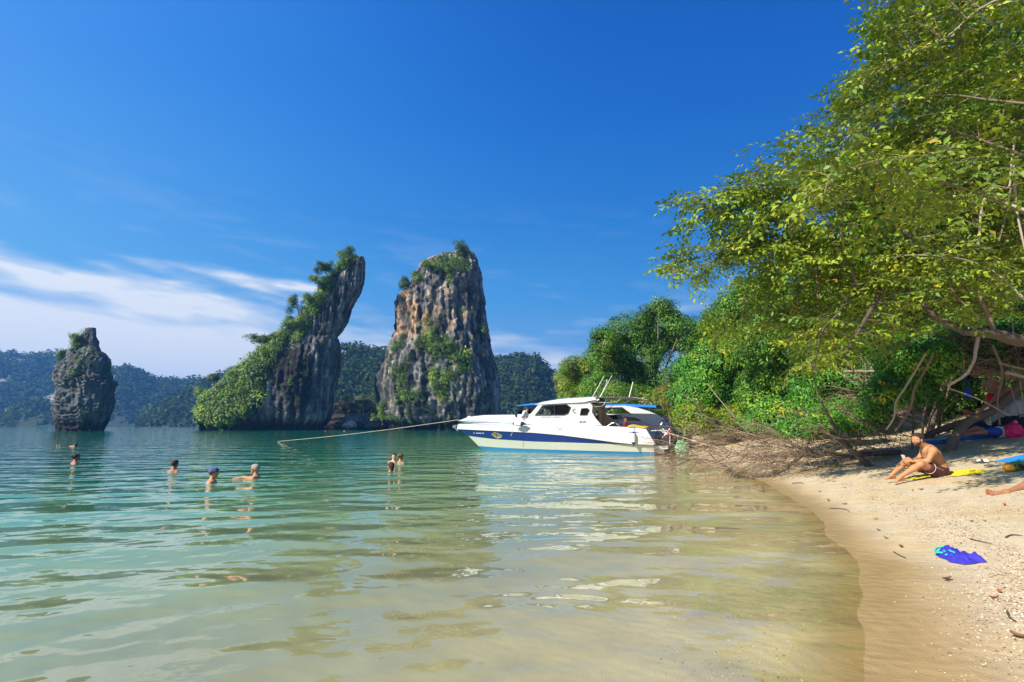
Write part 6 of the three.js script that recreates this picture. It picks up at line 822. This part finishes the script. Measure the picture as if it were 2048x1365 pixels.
{
  // pale flip-flops
  const shoe = () => { const s = new THREE.Shape(); s.moveTo(-.045, -.12); s.bezierCurveTo(-.05, -.16, .05, -.16, .045, -.12); s.bezierCurveTo(.04, -.04, .055, .04, .052, .09); s.bezierCurveTo(.045, .15, -.045, .15, -.052, .09); s.bezierCurveTo(-.055, .04, -.04, -.04, -.045, -.12); const e = new THREE.ExtrudeGeometry(s, { depth: .022, bevelEnabled: true, bevelSize: .004, bevelThickness: .004, bevelSegments: 2 }).rotateX(-Math.PI / 2); return e; };
  const mk = (label, u, v, yaw, m, strapM) => { const p = ground(u, v), g = thing('sandal', label, 'sandal', p.add(V(0, .01, 0)), yaw); part('sole', shoe(), m, g); part('strap', gridGeo(14, 6, (a, b) => { const th = a * Math.PI; return V(Math.cos(th) * .06, .02 + Math.sin(th) * .055, -.075 + b * .09 - .02 * Math.sin(th)); }), strapM, g); return g; };
  const w = std(rgb(.72, .72, .70), .6), dk = std(rgb(.09, .085, .08), .7);
  mk('left one of the two white sandals by the blue towel', 1961, 926, 1.2, dk, w); mk('right one of the two white sandals by the blue towel', 1974, 926, 1.3, dk, w);
  const s1 = thing('flip_flop', 'dark thin flip flop lying just below the white sandals', 'sandal', ground(1985, 934).add(V(0, .012, 0)), 1.35); part('sole', shoe(), dk, s1); part('strap', merge(tube([V(-.045, .02, .0), V(-.02, .05, -.05), V(0, .03, -.09)], .005, .005, 6), tube([V(.045, .02, 0), V(.02, .05, -.05), V(0, .03, -.09)], .005, .005, 6)), rubber, s1);
  const s2 = thing('flip_flop', 'greyish flip flop lying apart to the right below the white sandals', 'sandal', ground(1999, 931).add(V(0, .012, 0)), 1.75); part('sole', shoe(), std(rgb(.3, .28, .25), .8), s2); part('strap', merge(tube([V(-.045, .02, .0), V(-.02, .05, -.05), V(0, .03, -.09)], .005, .005, 6), tube([V(.045, .02, 0), V(.02, .05, -.05), V(0, .03, -.09)], .005, .005, 6)), rubber, s2);
}
single('towel', sheet([[1988, 923], [2110, 934], [2120, 905], [2040, 912]], .02, .012), std(rgb(.01, .22, .66), .95), 'bright blue towel lying flat at the right edge above the green bag', 'towel');
single('rolled_towel', tube([[1853, 889], [1880, 889], [1910, 884], [1950, 879], [1985, 875], [2006, 874]].map(([u, v]) => ground(u, v).add(V(0, .05, 0))), .07, .05, 10, 40), std(rgb(.015, .13, .52), .9), 'long rumpled blue towel stretched on the sand behind the leaning trunk', 'towel');
{
  const p = ground(2030, 942), g = thing('dry_bag', 'green and orange dry bag with black straps lying at the right edge', 'bag', p.add(V(0, .075, 0)), .25); g.scale.setScalar(.75);
  part('body', lump(.34, .13, .16, 3, 2, .16, 18).translate(.16, 0, 0), std(rgb(.14, .32, .02), .45), g);
  part('bottom', lump(.085, .10, .13, 6, 2, .2, 16).translate(-.19, -.01, .0), std(rgb(.75, .33, .01), .45), g);
  part('strap', tube([V(-.2, .05, .14), V(-.08, .0, .19), V(.02, -.04, .19), V(.14, .02, .18)], .022, .022, 6), rubber, g); part('strap', tube([V(-.06, .08, .13), V(.04, .02, .18), V(.10, -.06, .17), V(.16, -.08, .14)], .02, .02, 6), rubber, g); part('buckle', box(.06, .05, .03, -.16, .02, .165), std(rgb(.2, .16, .14), .5), g);
}
{
  const g = put(thing('bag', 'bulging black bag lying on the sand at the right edge', 'bag', V(0, 0, 0), .2), 2032, 868, .18);
  part('body', lump(.55, .30, .34, 11, 2, .3, 22), std(rgb(.008, .008, .010), .7), g); part('handle', tube([V(-.25, .2, .2), V(-.1, .34, .22), V(.1, .33, .22), V(.22, .22, .2)], .014, .014, 6), rubber, g); part('pocket', lump(.16, .12, .08, 5, 2, .2, 10).translate(-.3, -.05, .25), std(rgb(.012, .012, .018), .5), g);
}
{
  const p = at(2019, 806, 17.4), gy = groundY(p.x, p.z), g = thing('backpack', 'orange backpack standing behind the person in red shorts', 'backpack', V(p.x, Math.max(gy, p.y - .42), p.z), .3), or = std(rgb(.70, .16, .015), .6);
  part('body', lump(.40, .42, .26, 4, 1.6, .16, 18, .65).translate(0, .42, 0), or, g); part('pocket', lump(.26, .18, .10, 9, 2, .15, 12).translate(.02, .26, .24), std(rgb(.62, .13, .012), .6), g); part('lid', lump(.34, .12, .24, 2, 2, .18, 12).translate(.04, .84, .02), or, g); part('strap', tube([V(-.25, .8, .24), V(-.28, .45, .34), V(-.2, .12, .28)], .022, .022, 6), std(rgb(.3, .05, .02), .7), g); part('grab_loop', tube([V(-.06, .95, 0), V(0, 1.02, 0), V(.08, .95, 0)], .014, .014, 6), rubber, g);
}
{
  const p = at(2025, 835, 14), g = thing('pink_bag', 'bright pink bundle standing at the head of the lying person', 'bag', V(p.x, groundY(p.x, p.z) + .16, p.z)); part('body', lump(.19, .22, .17, 8, 2.2, .3, 16), std(rgb(.72, .012, .14), .6), g); part('knot', lump(.05, .06, .05, 3, 3, .3, 8).translate(.06, .24, 0), std(rgb(.75, .1, .28), .6), g);
  const b = at(1937, 788, 15.5), h = thing('hanging_bag', 'blue bag hanging from a branch in the shade', 'bag', b); part('body', lump(.10, .15, .08, 14, 2.2, .25, 14), std(rgb(.01, .07, .55), .6), h); part('strap', tube([V(-.08, .16, 0), V(-.02, .5, 0), V(.0, .75, 0), V(.03, .5, 0), V(.09, .16, 0)], .012, .012, 6), std(rgb(.01, .05, .4), .6), h);
  const rk = lump(.95, .62, .8, 21, 1.1, .35, 24, .9), q = at(2058, 822, 15), m = single('boulder', rk, std(rgb(.44, .42, .37), .9), 'pale grey angular boulder at the right edge beside the orange backpack', 'boulder'); m.position.set(q.x + .1, groundY(q.x, q.z) + .3, q.z); m.rotation.z = .35;
  single('dark_towel', sheet([[1945, 872], [2026, 866], [2035, 850], [1960, 852]], .02, .012), std(rgb(.03, .03, .10), .95), 'dark blue towel under the person in the white top', 'towel');
  const nt = single('netting', lump(.26, .36, .22, 31, 3, .6, 18), std(rgb(.30, .62, .36), .8, { transmission: .4 }), 'heap of pale green netting beside the stern of the front boat', 'net'); const np = at(1364, 884, 23.4); nt.position.set(np.x, .42, np.z);
  for (const [u, v, l] of [[651, 863, 'small reddish float on the water before the leaning rock'], [688.5, 863, 'small orange float on the water before the pale boulder']]) { const r = rayAt(u, v), t = -1.5 / r.y, f = single('float', new THREE.SphereGeometry(.14, 14, 10).scale(1.2, .9, 1), std(u < 660 ? rgb(.35, .06, .03) : rgb(.6, .22, .03), .5), l, 'float'); f.position.set(r.x * t, .05, r.z * t); }
}
{
  // fallen leaves and sticks that can be told apart
  const r = rng(91), leaf = gridGeo(8, 5, (u, v) => { const w = Math.sin(Math.PI * Math.pow(u, .8)) * .032; return V((u - .5) * .13, .012 + .02 * Math.pow(2 * u - 1, 2) + .022 * Math.pow(2 * v - 1, 2), (v * 2 - 1) * w); }, true), mats = [[.30, .09, .02], [.22, .10, .04], [.42, .17, .03], [.12, .06, .03]].map((c) => std(rgb(...c), .8)), L = [];
  const spots = [[1657, 1003, 'rust leaf above the left end of the long thin stick'], [1690, 1010, 'rust leaf above the right end of the long thin stick'], [1752, 1040, 'orange brown leaf at the bend of the shell band'], [1757, 1062, 'small dark leaf below the orange brown leaf at the bend of the shell band'], [1640, 985, 'brown leaf on the damp sand nearest the brushwood'], [1772, 1078, 'orange leaf left of the violet swimsuit, near the wet sand'], [1690, 977, 'brown leaf straight below the root of the fallen tree'], [1944, 1045, 'left one of two rusty leaves above the violet swimsuit'], [1970, 1044, 'right one of two rusty leaves above the violet swimsuit'], [1935, 969, 'dark red leaf on the sand below the yellow towel, in the shade'], [1826, 983, 'orange leaf left of the shade patch in front of the seated man'], [1843, 981, 'brown leaf at the edge of the shade patch in front of the seated man'], [2000, 1187, 'upper one of two leaves below the violet swimsuit at the right'], [1990, 1199, 'lower one of two leaves below the violet swimsuit at the right'], [2010, 1012, 'dark leaf right under the crossed feet'], [1895, 1162, 'dark brown leaf straight below the violet swimsuit'], [1802, 1096, 'curled brown leaf near the short dark stick'], [2040, 1278, 'orange leaf in the lowest right corner of the sand']];
  spots.forEach(([u, v, label], i) => { const m = single('fallen_leaf', leaf, mats[i % 4], label, 'leaf', 'dry leaves scattered on the sand'); put(m, u, v, .004); m.rotation.y = r() * 6.28; m.rotation.z = (r() - .5) * .4; m.scale.setScalar(.35 + .35 * r()); });
  const tw = [[[[1660, 1018], [1690, 1020], [1700, 1026]], .008, 'thin dark stick lying near the shell band, nearest the seated man'], [[[1940, 1080], [1966, 1086], [1982, 1089]], .006, 'thin curved twig lying above the violet swimsuit'], [[[2012, 1077], [2024, 1072], [2045, 1073]], .009, 'dark crooked stick at the right edge above the violet swimsuit'], [[[1432, 1075], [1452, 1073], [1480, 1072]], .012, 'thin dark twig floating in the shallows'], [[[2015, 1226], [2020, 1238], [2032, 1246]], .008, 'dark twisted stick at the right edge below the violet swimsuit'], [[[1788, 1106], [1800, 1113], [1812, 1118]], .007, 'short dark stick in the shell band left of the violet swimsuit'], [[[1585, 968], [1600, 967], [1608, 968]], .014, 'short dark stick on the wet sand below the brushwood']];
  tw.forEach(([pts, rad, label]) => single('stick', tube(pts.map(([u, v]) => { const p = ground(u, v); p.y = Math.max(p.y, -.012) + .012; return p; }), rad, rad * .5, 6), darkBark, label, 'stick'));
  // shells and coral bits thrown up along the tide line
  const peb = [0, 1, 2].map((q) => { const g = new THREE.IcosahedronGeometry(1, 1), p = g.attributes.position; for (let i = 0; i < p.count; i++) { const x = p.getX(i), y = p.getY(i), z = p.getZ(i), k = 1 + .5 * noise(x * 1.5 + q * 3, y * 1.5, z * 1.5); p.setXYZ(i, x * k * (1.2 + .3 * q), y * k * .5, z * k * .9); } const o = mergeVerts(g); o.computeVertexNormals(); return o; }), sets = peb.map(() => []);
  const cols = [[[.62, .56, .46], 1.9], [[.56, .44, .29], 5], [[.35, .25, .15], 4], [[.13, .095, .06], 3.2], [[.38, .16, .08], 1]];
  const P = new THREE.Group(); P.name = 'shell_gravel'; scene.add(P); tag(P, 'broken shells, coral bits and pebbles scattered over the beach sand', 'gravel', null, 'stuff');
  for (let i = 0, guard = 0; i < 42000 && guard < 500000; guard++) {
    const D = 2.6 + 13 * Math.pow(r(), 1.7), x = (.25 + r() * .85) * D, z = -D, s = shore(x, z); if (s < -2.2 || s > 7) continue;
    const band = Math.exp(-Math.pow((s - 1.25 - .25 * noise(x, 1, z)) / .38, 2)) * 1.0 + Math.exp(-Math.pow((s - 2.3) / .8, 2)) * .55 + .10 * sm(.2, .7, s) + (s < -.3 ? .13 : 0), n = .6 + .8 * noise(x * 1.3, 4, z * 1.3);
    if (r() > band * n) continue;
    const q = .0015 + .0046 * Math.pow(r(), 3.6) * (1 + band * .6); sets[i % 3].push({ p: V(x, groundY(x, z) + q * .25, z), s: q, up: V((r() - .5) * .5, 1, (r() - .5) * .5).normalize(), spin: r() * 6.28, c: pickColor(cols, r, .2) }); i++;
  }
  const pm = std(0xffffff, .8); sets.forEach((s, i) => instances('shells', peb[i], pm, s, P));
}
renderer.render(scene, camera);
